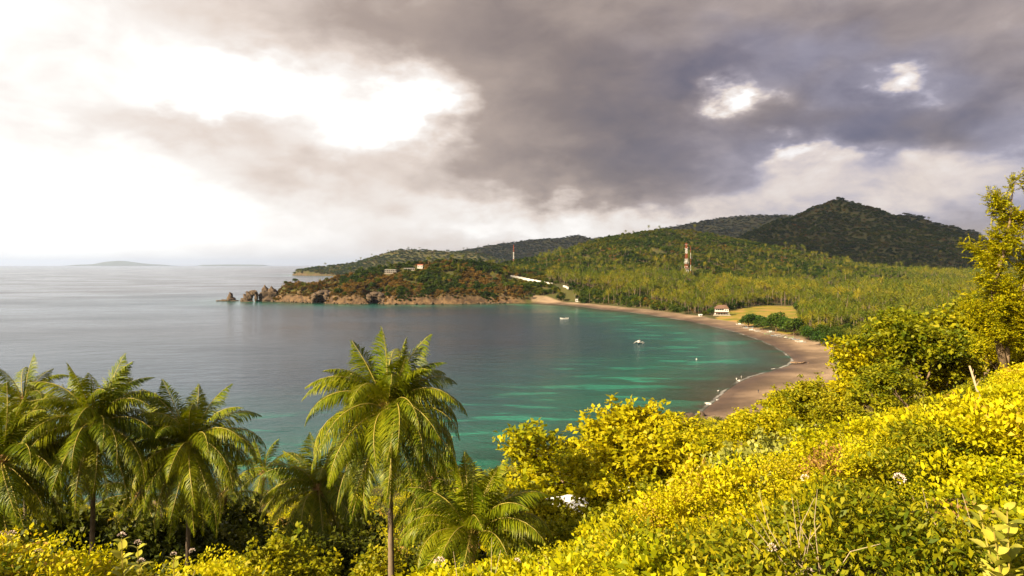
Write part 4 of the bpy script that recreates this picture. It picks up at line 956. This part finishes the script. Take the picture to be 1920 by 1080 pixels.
def shore_rocks():
    g = np.random.default_rng(12); n = 190; t = g.random(n); i0 = [i for i, q in enumerate(sh) if q[2] >= .9 and 900 < q[1] < 1160 and q[0] > -420]
    pts = []
    for k in range(n):
        i = i0[int(g.integers(0, len(i0) - 1))]; a = S[i]; b = S[i + 1]; q = a[:2] + (b[:2] - a[:2]) * g.random() + g.normal(size=2) * 2.0; pts.append((q[0], q[1], g.uniform(-.3, 1.2)))
    for k in range(90):
        i = int(g.integers(4, 12)); a = S[i]; b = S[i + 1]; q = a[:2] + (b[:2] - a[:2]) * g.random() + g.normal(size=2) * 1.5; pts.append((q[0], q[1], .2))
    n = len(pts); s = g.uniform(.7, 2.2, n)
    scatter('shore_rocks', RK, pts, np.stack([g.normal(size=n) * .3, g.normal(size=n) * .3, g.random(n) * 6.28], 1), np.stack([s, s, s * g.uniform(.6, 1.4, n)], 1), g.integers(0, 3, n), 'brown boulders heaped along the foot of the headland')
shore_rocks()
# bare trees on the headland plateau
BT, _ = branch_tree(71, 7.5, .8, 0, 0, 0, bare=True, trunk_r=.34, levels=3, low=.3); BT.materials.append(plainmat('bare_pinkish_twigs', (.30, .20, .15), (.22, .15, .11), 1, .9))
g_ = random.Random(4)
for k in range(26):
    px = 520 + k * 3.8 + g_.uniform(-1.5, 1.5); Yb = g_.uniform(1110, 1150); x = (px - 960) / F * Yb; t = empty('bare_tree', (x, Yb, Hh(x, Yb)), g_.random() * 6); sc = g_.uniform(.75, 1.15); t.scale = (sc,) * 3
    tag(t, 'leafless pale tree on the flat top of the headland by its tip', 'tree', 'bare trees on the headland plateau'); link('trunk', BT, None, t)
x, y, _ = P(536, 530, 1125); tr, cr = NT[1]; t = empty('headland_tree', (x, y, Hh(x, y))); t.scale = (1, 1, .8); tag(t, 'lone flat-topped tree among bare trees at the headland tip', 'tree'); link('trunk', tr, None, t); link('crown', cr, None, t)

# ================================================================ masts
def lattice_mast(px, pbase, ptop, Y, wb, wt, label, bands, name='lattice_tower'):
    x, y, zb = P(px, pbase, Y); zb = min(zb, Hh(x, y) + 1.5); H = P(px, ptop, Y)[2] - zb
    t = empty(name, (x, y, zb), .4); tag(t, label, 'tower')
    def hw(z): return (wb + (wt - wb) * (z / H) ** .8) / 2
    for k in range(bands):
        z0, z1 = H * k / bands, H * (k + 1) / bands; b = MB(); n = 3 if wb > 4 else 2; r = .125 if wb > 4 else .05 if wb < 2 else .12
        for j in range(n):
            a, c = z0 + (z1 - z0) * j / n, z0 + (z1 - z0) * (j + 1) / n; A = [(sx * hw(a), sy * hw(a), a) for sx, sy in ((-1, -1), (1, -1), (1, 1), (-1, 1))]; C = [(sx * hw(c), sy * hw(c), c) for sx, sy in ((-1, -1), (1, -1), (1, 1), (-1, 1))]
            for q in range(4):
                w = (q + 1) % 4
                b.tube([A[q], C[q]], [r * 1.5, r * 1.5], 4); b.tube([A[q], C[w]], [r, r], 4); b.tube([A[w], C[q]], [r, r], 4); b.tube([C[q], C[w]], [r, r], 4)
        b.build('tower_section', M['red' if k % 2 == 0 else 'white'], t)
    return t, H, hw
t, H, hw = lattice_mast(1287, 524, 456, 1285, 6.8, 2.2, 'tall red and white lattice mast on the green hillside', 7)
for (zf, rr) in ((.30, 3.6), (.46, 3.2), (.955, 1.7)):
    b = MB(); z = H * zf; b.box(-rr, rr, -rr, rr, z - .15, z + .1)
    for sx, sy in ((-1, -1), (1, -1), (1, 1), (-1, 1)): b.box(sx * rr - .1, sx * rr + .1, sy * rr - .1, sy * rr + .1, z, z + 1.2)
    b.build('platform', M['white'], t)
for k, (a, zf) in enumerate([(0, .33), (1.5, .36), (3, .34), (4.4, .35), (.7, .50), (2.4, .49), (4.0, .50), (5.4, .88), (2.2, .86)]):
    b = MB(); r = hw(H * zf) + 1.0; b.tube([(0, 0, 0), (0, .5, 0), (0, .62, 0)], [1.0, .8, .1], 10)
    b.build('dish_antenna', M['white'], t, (math.cos(a) * r, math.sin(a) * r, H * zf), (0, 0, a - math.pi / 2))
b = MB(); b.tube([(0, 0, H), (0, 0, H + 4)], [.12, .05], 5); b.build('lightning_rod', M['red'], t)
x, y, z = P(1291, 526, 1268); zt = Hh(x, y)
def compound():
    t = empty('mast_compound', (x, y, zt), .2); tag(t, 'pale walled yard with steps at the foot of the tall mast', 'wall')
    b = MB(); b.box(-8, 14, -7, -6.6, -3, 2.8); b.build('front_wall', M['concrete'], t)
    b = MB(); b.box(-8, -7.6, -6.6, 8, -3, 2.8); b.build('side_wall', M['concrete'], t); b = MB(); b.box(13.6, 14, -6.6, 8, -3, 2.8); b.build('side_wall', M['concrete'], t)
    b = MB(); b.box(3, 9, -4, 0, 0, 3.4); o = b.build('equipment_hut', M['white'], t); b = MB(); b.box(2.6, 9.4, -4.4, .4, 3.41, 3.7); b.build('roof', M['concrete'], o)
    for i in range(9): b = MB(); b.box(-5 + i * .9, -3 + i * .9, -8.6 - i * 1.3, -7.3 - i * 1.3, -3.6 - i * .5, -1.2 - i * .55); b.build('step', M['concrete'], t)
compound()
lattice_mast(1295, 520, 462, 1330, .9, .5, 'thin red mast just right of the tall mast', 5, 'antenna_mast')
lattice_mast(963, 486, 459, 2300, 4.5, 1.6, 'small distant red and white mast on the ridge behind the headland', 5, 'antenna_mast')

# ================================================================ white beach house
def beach_house():
    x, y = HOUSE; t = empty('beach_house', (x, y, Hh(x, y) - .2), R(-14)); tag(t, 'two-storey white house with brown hipped roof at the edge of the beach', 'house')
    B = lambda n, m, *a, p=t: MB().box(*a).build(n, M[m], p)
    B('plinth', 'concrete', -8.5, 8.5, -5.5, 5.5, 0, 1.4)
    B('ground_floor_wall', 'white', -7, 7, -2.0, 4.6, 1.4, 4.4)
    B('upper_floor_slab', 'white', -7.6, 7.4, -4.8, 4.8, 4.41, 4.75)
    B('upper_wall', 'white', -6.6, 6.8, -1.6, 4.4, 4.76, 7.8)
    B('gable_wall', 'white', 2.4, 7.2, -4.7, -1.61, 4.76, 8.0)
    for i in range(4):
        w = B('window', 'dark', -5.9 + i * 2.1, -4.4 + i * 2.1, -1.66, -1.55, 5.3, 7.3)
        MB().box(-6.0 + i * 2.1, -4.3 + i * 2.1, -1.72, -1.67, 5.15, 5.29).build('sill', M['concrete'], w)
    for i in range(5): B('post', 'white', -7.4 + i * 2.4, -7.1 + i * 2.4, -4.7, -4.4, 4.76, 7.7)
    B('balcony_rail', 'white', -7.5, 2.3, -4.78, -4.68, 4.76, 5.9)
    for i in range(2): B('window', 'dark', 3.2 + i * 1.9, 4.4 + i * 1.9, -4.76, -4.66, 5.6, 7.0)
    for i in range(5): B('doorway', 'dark', -6.2 + i * 2.6, -4.7 + i * 2.6, -2.06, -1.96, 1.45, 3.9)
    for i in range(6): B('post', 'white', -8 + i * 3.1, -7.7 + i * 3.1, -5.2, -4.9, 1.4, 3.9)
    def hip(name, x0, x1, y0, y1, z, h, inset):
        ym = (y0 + y1) / 2; b = MB(); b.add([(x0, y0, z), (x1, y0, z), (x1, y1, z), (x0, y1, z), (x0 + inset, ym, z + h), (x1 - inset, ym, z + h)], [(0, 1, 5, 4), (1, 2, 5), (2, 3, 4, 5), (3, 0, 4), (3, 2, 1, 0)]); b.build(name, M['rooftile'], t)
    hip('roof', -8.3, 8.3, -5.5, 5.6, 7.95, 4.0, 4.6)
    b = MB(); b.add([(1.9, -5.7, 8.1), (7.8, -5.7, 8.1), (4.85, -5.7, 11.9), (1.9, 0, 8.1), (7.8, 0, 8.1), (4.85, 0, 12.3)], [(0, 1, 2), (1, 4, 5, 2), (0, 2, 5, 3)]); b.build('gable_roof', M['rooftile'], t)
    b = MB(); b.add([(-8.6, -6.6, 3.4), (5, -6.6, 3.4), (4.2, -4.85, 4.6), (-7.8, -4.85, 4.6)], [(0, 1, 2, 3), (3, 2, 1, 0)]); b.v = [(q[0], q[1], q[2]) for q in b.v]; b.box(-8.6, 5, -6.62, -6.5, 3.2, 3.38); b.build('porch_roof', M['rooftile'], t)
    B('garden_wall', 'concrete', -9.5, 9.5, -8.6, -8.3, -.6, 1.0)
beach_house()
def hut(px, py, Y, w, d, h, label, roof='white', wall='white', name='beach_hut', cat='hut', z=None, rz=0, win=2):
    x = (px - 960) / F * Y; z = Hh(x, Y) - .2 if z is None else z
    t = empty(name, (x, Y, z), rz); tag(t, label, cat)
    MB().box(-w / 2, w / 2, -d / 2, d / 2, 0, h).build('wall', M[wall], t)
    b = MB(); e = .5; zt = h + .02; b.add([(-w / 2 - e, -d / 2 - e, zt), (w / 2 + e, -d / 2 - e, zt), (w / 2 + e, d / 2 + e, zt), (-w / 2 - e, d / 2 + e, zt), (-w / 2 - e, 0, zt + d * .28), (w / 2 + e, 0, zt + d * .28)], [(0, 1, 5, 4), (2, 3, 4, 5), (1, 2, 5), (3, 0, 4), (3, 2, 1, 0)]); b.build('roof', M[roof], t)
    for i in range(win):
        xx = -w / 2 + w * (i + .5) / win; MB().box(xx - w / win * .25, xx + w / win * .25, -d / 2 - .05, -d / 2 + .05, h * .3, h * .78).build('window', M['dark'], t)
    return t
x, y = G(1082, 566.5, 2.6); hut(1082, 0, y, 5.0, 4, 3.4, 'tiny white hut standing on the far beach')
x, y = G(1313, 592, 3.0); hut(1313, 0, y, 3.2, 3, 1.6, 'small white shelter by the trees left of the beach house', win=1)
# villas on the headland
def villa_terrace(px, py, w, label, storeys):
    x, y, z = hit(px, py, 1080, 1240); t = empty('hillside_villa', (x, y, z - 1), R(4)); tag(t, label, 'building'); hb = 2.2
    MB().box(-w / 2, w / 2, -2, 6, -3, hb).build('terrace_wall', M['concrete'], t)
    for k in range(storeys):
        z0 = hb + k * 2.9; MB().box(-w / 2 + 1, w / 2 - 1, 1.5, 6, z0 + .01, z0 + 2.5).build('wall', M['concrete'], t); MB().box(-w / 2 + .3, w / 2 - .3, -1, 6.5, z0 + 2.51, z0 + 2.89).build('floor_slab', M['white'], t)
        n = max(3, int(w / 3.2))
        for i in range(n): xx = -w / 2 + 1.6 + (w - 3.2) * i / (n - 1); MB().box(xx - .8, xx + .8, 1.42, 1.55, z0 + .3, z0 + 2.2).build('window', M['dark'], t); MB().box(xx + 1.0, xx + 1.25, -.9, -.65, z0 + .01, z0 + 2.5).build('post', M['white'], t)
villa_terrace(732, 513, 20, 'long white two-level villa among trees on the headland', 2)
villa_terrace(767, 507.5, 19, 'low white terrace right of the long villa on the headland', 1)
x, y, z = hit(788, 503, 1080, 1240); hut(788, 0, y, 9, 7, 5.5, 'small white house with red roof highest on the headland', roof='redtile', name='headland_house', cat='house', z=z - .5, win=3)
x, y, z = hit(741, 507, 1080, 1240); hut(741, 0, y + 6, 7, 5, 4, 'brown-roofed cottage just above the long villa', roof='rooftile', wall='concrete', name='headland_house', cat='house', z=z - .5, win=2)
# white stepped wall along the hill road
def stepped_wall(p0, p1, n, label, lo=-5.0, hi=3.0):
    pts = []
    for i in range(n + 1):
        px = p0[0] + (p1[0] - p0[0]) * i / n; py = p0[1] + (p1[1] - p0[1]) * i / n; pts.append(Vector(WALLP(px, py)))
    t = empty('stepped_wall', pts[0]); tag(t, label, 'wall')
    for i in range(n):
        d = pts[i + 1] - pts[i]; L = math.hypot(d.x, d.y)
        o = MB().box(0, L * .97, -.4, .4, lo, hi).build('wall_panel', M['white'], t, pts[i] - pts[0] + Vector((0, 0, .4 * (i % 2))), (0, 0, math.atan2(d.y, d.x)))
        MB().box(-.05, L * .97, -.55, .55, hi + .01, hi + .25).build('coping', M['white'], o)
stepped_wall((958, 519.5), (1036, 535), 22, 'long white stepped wall descending through the trees on the hill')
stepped_wall((1056, 537), (1066, 541), 3, 'short white wall just right of the long stepped wall', -2.0, 1.6)
def stairs():
    a = Vector(P(1079, 546, 1110)); b_ = Vector(P(1067, 561.5, 1080)); t = empty('beach_stairs', a); tag(t, 'pale zigzag stairway coming down to the far beach', 'stairs'); d = b_ - a; n = 14
    me = MB().box(-1.6, 1.6, -.9, .9, -3, .2).mesh('step'); me.materials.append(M['concrete'])
    for i in range(n): link('step', me, None, t, d * (i / n) + Vector((2.0 * math.sin(i * .9), 0, 0)), (0, 0, .5))
    MB().box(-1.4, 1.4, -1.2, 1.2, 0, 2.4).build('gatehouse', M['white'], t, d)
stairs()

# ================================================================ outrigger boats
def outrigger(name, loc, rz, label, hull='white', scale=1.0, cabin=True, group=None, tilt=0, trim='white'):
    t = empty(name, loc, rz, scale); t.rotation_euler = (tilt, 0, rz); tag(t, label, 'boat', group)
    xs = np.linspace(-4.2, 4.2, 13); V = []; f = []
    for x in xs:
        q = x / 4.2; w = .62 * (1 - abs(q) ** 2.6) + .02; sheer = .75 + .75 * abs(q) ** 3.5; keel = -.15 + .5 * abs(q) ** 3
        V += [(x, -w, sheer), (x, -w * .7, (sheer + keel) * .45), (x, 0, keel), (x, w * .7, (sheer + keel) * .45), (x, w, sheer)]
    for i in range(12):
        for j in range(4): f.append((i * 5 + j, (i + 1) * 5 + j, (i + 1) * 5 + j + 1, i * 5 + j + 1))
        f.append((i * 5, i * 5 + 4, (i + 1) * 5 + 4, (i + 1) * 5)) if 0 < i < 11 else None
    b = MB(); b.add(V, f); b.build('hull', M[hull], t)
    for sx in (-1.9, 1.7):
        b = MB(); b.tube([(sx, -3.0, .25), (sx, -2.5, .95), (sx, -1.2, 1.25), (sx, 0, 1.3), (sx, 1.2, 1.25), (sx, 2.5, .95), (sx, 3.0, .25)], [.08] * 7, 6); b.build('outrigger_arm', M[trim], t, smooth=True)
    for sy in (-3.0, 3.0):
        b = MB(); b.tube([(-3.6, sy, .32), (-3.0, sy, .2), (0, sy, .15), (3.2, sy, .2), (3.9, sy, .45)], [.05, .13, .15, .13, .04], 7); b.build('outrigger_float', M[trim], t, smooth=True)
    if cabin:
        b = MB(); b.box(-1.9, 1.3, -.62, .62, .9, 1.9); b.build('cabin', M['white'], t); b = MB(); b.box(-2.2, 1.6, -.8, .8, 1.91, 2.02); b.build('canopy', M['white'], t)
    b = MB(); b.tube([(2.1, 0, .8), (2.1, 0, 3.6 if cabin else 2.6)], [.07, .03], 6); b.build('mast', M['wood'], t)
    return t
x, y = G(1198, 644); outrigger('outrigger_boat', (x, y, 0), R(68), 'white outrigger boat afloat end-on in the middle of the bay', scale=1.15)
x, y = G(1058, 598); outrigger('outrigger_boat', (x, y, 0), R(3), 'small white outrigger boat afloat far out, seen side-on', scale=1.15, cabin=False)
g_ = random.Random(8); bl = [(1387, 607.5), (1391, 611), (1396, 610.5), (1400, 613), (1405, 612.5), (1410, 616), (1416, 617), (1421, 618.5), (1433, 621), (1439, 623.5), (1445, 621.5), (1452, 627), (1458, 626.5), (1463, 629.5), (1469, 628), (1474, 632), (1480, 631), (1486, 634), (1492, 635), (1497, 638), (1503, 640)]
for i, (px, py) in enumerate(bl):
    x, y = G(px, py, 2.9); hullc = ['boatpaint', 'wood', 'green_paint', 'boatpaint', 'blue_paint', 'white', 'boatpaint'][i % 7]
    outrigger('beached_boat', (x, y, Hh(x, y) + .15), R(g_.uniform(-30, 25)), 'outrigger boat drawn up on the sand below the round dark trees', hullc, g_.uniform(.62, .85), i % 5 == 0, 'outrigger boats drawn up on the beach', R(g_.uniform(-4, 4)), 'boatpaint')
x, y = G(1306, 674)
def buoy():
    b = MB(); b.tube([(0, 0, -.3), (0, 0, .1), (0, 0, .45), (0, 0, .6)], [.3, .5, .35, .05], 10); b.tube([(0, 0, .6), (0, 0, 1.2)], [.04, .03], 5); tag(b.build('mooring_buoy', M['white'], loc=(x, y, 0), smooth=True), 'tiny white float on the water off the beach corner', 'buoy')
buoy()

# ================================================================ people on the beach
def person(px, py, z, label, mat, sit=False, sink=0.0, rz=0.0):
    x, y = G(px, py, z); me = bpy.data.meshes.new('body')
    J = {'pel': (0, 0, .92), 'che': (0, .02, 1.25), 'nek': (0, .02, 1.48), 'hd0': (0, 0, 1.58), 'hd1': (0, -.01, 1.70), 'shL': (-.19, .02, 1.42), 'elL': (-.27, .04, 1.15), 'haL': (-.26, -.08, .90), 'shR': (.19, .02, 1.42), 'elR': (.28, .04, 1.15), 'haR': (.27, -.07, .90),
         'hiL': (-.10, 0, .88), 'knL': (-.12, -.06, .48), 'anL': (-.13, .02, .08), 'toL': (-.14, -.14, .03), 'hiR': (.10, 0, .88), 'knR': (.13, .02, .48), 'anR': (.15, .10, .08), 'toR': (.16, -.06, .03)}
    rad = {'pel': .14, 'che': .16, 'nek': .06, 'hd0': .085, 'hd1': .095, 'shL': .075, 'elL': .05, 'haL': .04, 'shR': .075, 'elR': .05, 'haR': .04, 'hiL': .10, 'knL': .065, 'anL': .045, 'toL': .04, 'hiR': .10, 'knR': .065, 'anR': .045, 'toR': .04}
    K = list(J); E = [('pel', 'che'), ('che', 'nek'), ('nek', 'hd0'), ('hd0', 'hd1'), ('che', 'shL'), ('shL', 'elL'), ('elL', 'haL'), ('che', 'shR'), ('shR', 'elR'), ('elR', 'haR'), ('pel', 'hiL'), ('hiL', 'knL'), ('knL', 'anL'), ('anL', 'toL'), ('pel', 'hiR'), ('hiR', 'knR'), ('knR', 'anR'), ('anR', 'toR')]
    me.from_pydata([J[k] for k in K], [(K.index(a), K.index(b)) for a, b in E], []); me.update()
    o = link('person', me, M[mat], loc=(x, y, Hh(x, y) - sink if z > 0 else -sink), rot=(0, 0, rz)); tag(o, label, 'person')
    md = o.modifiers.new('skin', 'SKIN'); o.modifiers.new('sub', 'SUBSURF').levels = 1; o.modifiers['sub'].render_levels = 1
    for i, k in enumerate(K): me.skin_vertices[0].data[i].radius = (rad[k], rad[k]); me.skin_vertices[0].data[i].use_root = k == 'pel'
    hm = MB(); hm.tube([(0, .01, 1.66), (0, .012, 1.72), (0, .012, 1.79), (0, .012, 1.82)], [.10, .112, .085, .02], 10); hm.build('hair', M['black'], o, smooth=True)
    return o
person(1422, 734, 2.0, 'person in dark clothes standing alone on the near sand', 'cloth_dark')
person(1393, 700, 0, 'person wading waist-deep off the near beach', 'cloth_dark', sink=.6, rz=.5)
person(1381, 713, 0, 'person in pale clothes standing left in the breaking wave', 'cloth_pale', sink=.3)
person(1390, 709, 0, 'person in pale clothes standing right in the breaking wave', 'cloth_pale', sink=.3, rz=1)

# foam of breaking waves, driftwood
def foam(px, py, w, l, seed, rz):
    x, y = G(px, py); g = np.random.default_rng(seed); n = 22; m = 7
    V = []
    for i in range(n):
        for j in range(m):
            u = i / (n - 1) * 2 - 1; v = j / (m - 1) * 2 - 1; k = (1 - u * u) ** .5; V.append((u * l, v * w * k * (.6 + .8 * g.random()) + math.sin(u * 3 + seed) * w * .4, .06 + .35 * (1 - v * v) * k * g.random()))
    f = [(i * m + j, (i + 1) * m + j, (i + 1) * m + j + 1, i * m + j + 1) for i in range(n - 1) for j in range(m - 1) if g.random() < .86]
    me = bpy.data.meshes.new('wave_foam'); me.from_pydata(V, [], f); me.update(); tag(link('wave_foam', me, M['foam'], loc=(x, y, .03), rot=(0, 0, rz)), 'white foam of small waves breaking on the near beach', kind='stuff')
for i, (px, py, w, l, rz) in enumerate([(1328, 757, 1.3, 2.6, 1.0), (1345, 750, .4, 1.6, .9), (1386, 714, .7, 3.4, 1.25), (1347, 733, .35, 1.5, 1.2), (1483, 681, .5, 3.4, .6), (1450, 692, .3, 2, .5)]): foam(px, py, w, l, i, rz)
def drift():
    x, y = G(1501, 679, 1.2); t = empty('driftwood', (x, y, Hh(x, y))); tag(t, 'heap of brown driftwood at the inner corner of the beach', 'driftwood')
    for k in range(7):
        b = MB(); a = k * .5 - 1; L = 2.0 + (k % 3); b.tube([(-L, 0, 0), (0, .2, .35), (L, 0, .1)], [.22, .3, .14], 7); b.build('log', M['wood'], t, ((k - 3) * 1.5, (k % 3) - 1, .25 + .2 * (k % 2)), (0, .1, a * .5), True)
drift()

# ================================================================ near things on the slope
def shed():
    Y = 47.5; x, _, _ = P(1052, 925, Y); z = P(1052, 952, Y)[2]; zg = Hh(x, Y); t = empty('white_shed', (x, Y, zg - .5), R(20)); tag(t, 'white-roofed building glimpsed through the yellow trees below the slope', 'building')
    h = max(2.4, z - zg); MB().box(-5.5, 5.5, -2.6, 2.6, 0, h).build('wall', M['white'], t)
    me = MB(); n = 12
    for i in range(n):
        x0 = -6.2 + 12.4 * i / n; b = MB(); w = 12.4 / n - .04
        for sg in (-1, 1): b.add([(x0, sg * 3.2, h - .1), (x0 + w, sg * 3.2, h - .1), (x0 + w, 0, h + 1.3), (x0, 0, h + 1.3), (x0 + w / 2, sg * 3.2, h - .02), (x0 + w / 2, 0, h + 1.38)], [(0, 4, 5, 3), (4, 1, 2, 5)])
        b.build('roof_sheet', M['brightwhite'], t)
    for i in range(3): MB().box(-4 + i * 3.4, -2.8 + i * 3.4, -2.66, -2.56, .8, 2.0).build('window', M['dark'], t)
shed()
def bag():
    Y = 24; x, _, z = P(1834, 818, Y); me = blob([(0, 0, .1, .16, .12, .22), (.16, 0, 0, .14, .1, .15), (.02, 0, -.12, .10, .1, .14)], 23, .4)
    tag(link('plastic_bag', me, M['black'], loc=(x, Y, max(z, Hh(x, Y) + .7))), 'crumpled black object caught in the sunlit scrub on the right', 'bag')
bag()
# milkweed plants with broad pale leaves and flower heads
def ovate(seed, L, W):
    g = np.random.default_rng(seed); V = []; n = 7
    for i in range(n):
        u = i / (n - 1); w = W * math.sin(math.pi * min(1, .08 + .92 * u) ** .85) * (1 if i < n - 1 else 0); zc = .12 * L * math.sin(u * 2.4) - .10 * L * u * u
        V += [(u * L, -w, zc + .12 * w), (u * L, 0, zc - .1 * w), (u * L, w, zc + .12 * w)]
    f = [(i * 3 + j, (i + 1) * 3 + j, (i + 1) * 3 + j + 1, i * 3 + j + 1) for i in range(n - 1) for j in range(2)]
    me = mesh_np('leaf', np.array(V), np.array(f), g.random(len(V)) * .3 + g.random() * .5, True); me.materials.append(M['bigleaf']); return me
LV = [ovate(i, .17, .055) for i in range(4)]
FH = flowers(14); FHV = np.empty(len(FH.vertices) * 3, np.float32); FH.vertices.foreach_get('co', FHV); FHV = FHV.reshape(-1, 3) - [0, 0, .42]; FH.vertices.foreach_set('co', FHV.astype(np.float32).ravel()); FH.materials.append(M['flower'])
def milkweed(px, py, Y, stems, pairs, label, leafs=1.0, seed=0, heads=True):
    g = random.Random(seed); x, _, z = P(px, py, Y); zg = Hh(x, Y); H = max(.6, z - zg); pairs = max(pairs, int(H * .75 / .10))
    t = empty('flowering_plant', (x, Y, zg)); tag(t, label, 'plant', 'broad-leaved flowering plants in the scrub')
    for s in range(stems):
        a = g.random() * 6.28; top = Vector((math.cos(a) * .22 * s ** .5, math.sin(a) * .22 * s ** .5, H * (1 if s == 0 else g.uniform(.75, .97)))); b = MB(); b.tube([(0, 0, 0), top * .5 + Vector((.02, 0, .03)), top], [.010, .007, .005], 5); b.build('stem', M['midrib'], t)
        for k in range(pairs):
            f = 1 - .10 * k / H; p = top * f - Vector((0, 0, .03)); az = k * 1.57 + g.random() * .5
            for q in (0, 3.14): link('leaf', LV[g.randrange(4)], None, t, p, (g.uniform(-.3, .3), -g.uniform(.2, .7), az + q), leafs * g.uniform(.7, 1.1) * min(1.2, .7 + .06 * k))
        if heads: link('flower_head', FH, None, t, top + Vector((0, 0, .03)), (0, 0, a), .55 * g.uniform(.8, 1.2) * (leafs ** .3))
milkweed(1888, 950, 5.2, 3, 7, 'broad pale-leaved plant at the bottom right corner', 1.15, 1, False)
milkweed(228, 1010, 7.5, 2, 7, 'tall pale flowering plant sticking up at bottom left, left of its twin', 1.1, 2)
milkweed(258, 1024, 7.8, 1, 6, 'pale flowering stem just right of the tallest one at bottom left', 1.0, 3)
milkweed(22, 1008, 7.0, 2, 6, 'pale flower head in the bottom left corner', 1.1, 4)
milkweed(72, 1040, 7.0, 1, 5, 'short pink-white flowering stem near bottom left corner', 1.0, 5)
milkweed(325, 1045, 7.2, 2, 6, 'low pale flowering plant left of the largest palm', 1.0, 6)
milkweed(1668, 890, 15, 3, 6, 'pale broad-leaved plant in the middle of the bright scrub', 1.2, 7)
milkweed(1735, 900, 13, 2, 4, 'single large pale leaf plant in the bright scrub', 1.2, 8, False)
milkweed(1490, 1040, 8, 2, 6, 'white-flowered plant at the bottom of the scrub slope', 1.1, 9)
milkweed(1455, 1020, 8.5, 2, 6, 'white-flowered plant left of the one at the slope bottom', 1.0, 10)
milkweed(1270, 1045, 11, 3, 6, 'white-flowered plant near the bottom centre right', 1.1, 11)
milkweed(1585, 1000, 8, 2, 5, 'pinkish flowering plant right of the bottom scrub gap', 1.0, 12)
slope_tree(1470, 818, 27, 10, 'silver', 'pale silvery shrub with upright shoots on the mid slope', name='shrub', cat='bush', group='bushes on the near slope')
slope_tree(1437, 832, 27, 11, 'silver', 'silvery shrub left of the upright pale shoots on the mid slope', name='shrub', cat='bush', group='bushes on the near slope')

# ================================================================ cloud bank whose shadow lies on the mountain, and the haze
def cloudmat():
    m, nt, N, L = newmat('cloud_vapour'); d = N('ShaderNodeBsdfDiffuse'); d.inputs[0].default_value = (.85, .84, .83, 1); t = N('ShaderNodeBsdfTransparent')
    nz = noise_node(N, L, .003, 4, .6); mr = N('ShaderNodeMapRange'); L(nz.outputs['Fac'], mr.inputs[0]); mr.inputs[1].default_value = .35; mr.inputs[2].default_value = .65; mr.inputs[3].default_value = .22; mr.inputs[4].default_value = .50
    mx = N('ShaderNodeMixShader'); L(mr.outputs[0], mx.inputs[0]); L(d.outputs[0], mx.inputs[1]); L(t.outputs[0], mx.inputs[2]); o = N('ShaderNodeOutputMaterial'); L(mx.outputs[0], o.inputs[0]); return m
def cloud_bank():
    out = [(450, 2350), (1000, 2050), (1800, 2080), (3000, 2300), (3300, 4500), (2600, 7200), (-200, 7300), (-800, 5200), (-100, 4500), (350, 3500)]
    zc = 3200.0; k = (zc - 150) / SUN.z; off = np.array([SUN.x * k, SUN.y * k]); poly = np.array(out, float) + off
    x0, y0 = poly.min(0) - 300; x1, y1 = poly.max(0) + 300; nx, ny = 110, 150
    X, Y = np.meshgrid(np.linspace(x0, x1, nx), np.linspace(y0, y1, ny)); wx = X + 500 * (fbm(X / 500, Y / 500, 4, 7) - .5); wy = Y + 500 * (fbm(X / 500, Y / 500, 4, 9) - .5)
    ins = inpoly(wx, wy, poly); dmin = np.full(X.shape, 1e9)
    for i in range(len(poly)):
        a = poly[i]; b = poly[(i + 1) % len(poly)]; d = b - a; t = np.clip(((wx - a[0]) * d[0] + (wy - a[1]) * d[1]) / (d @ d), 0, 1); dmin = np.minimum(dmin, np.hypot(wx - a[0] - t * d[0], wy - a[1] - t * d[1]))
    th = np.where(ins, np.sqrt(np.clip(dmin / 600, 0, 1)), 0); lump = fbm(X / 260, Y / 260, 5, 3)
    top = zc + th * (120 + 420 * lump); bot = zc - th * (40 + 110 * fbm(X / 200, Y / 200, 4, 13))
    i = np.arange(nx * ny).reshape(ny, nx); q = np.stack([i[:-1, :-1], i[:-1, 1:], i[1:, 1:], i[1:, :-1]], -1).reshape(-1, 4); keep = (th.ravel()[q] > 0).any(1); q = q[keep]
    V = np.concatenate([np.stack([X.ravel(), Y.ravel(), top.ravel()], 1), np.stack([X.ravel(), Y.ravel(), bot.ravel()], 1)]); f = np.concatenate([q, q[:, ::-1] + nx * ny]); V, f, _ = compact(V, f)
    tag(link('cloud', mesh_np('cloud', V, f, smooth=True), cloudmat()), kind='structure')
cloud_bank()
def haze():
    m, nt, N, L = newmat('haze_air'); v = N('ShaderNodeVolumePrincipled'); v.inputs['Color'].default_value = (.62, .74, 1.0, 1); v.inputs['Density'].default_value = HAZE; v.inputs['Anisotropy'].default_value = .25
    o = N('ShaderNodeOutputMaterial'); L(v.outputs[0], o.inputs['Volume'])
    b = MB(); b.box(-95000, 95000, -95000, 95000, -24, 720); tag(b.build('haze', m), 'thin pale haze over sea and hills', kind='stuff')
HAZE = 1.9e-5
haze()
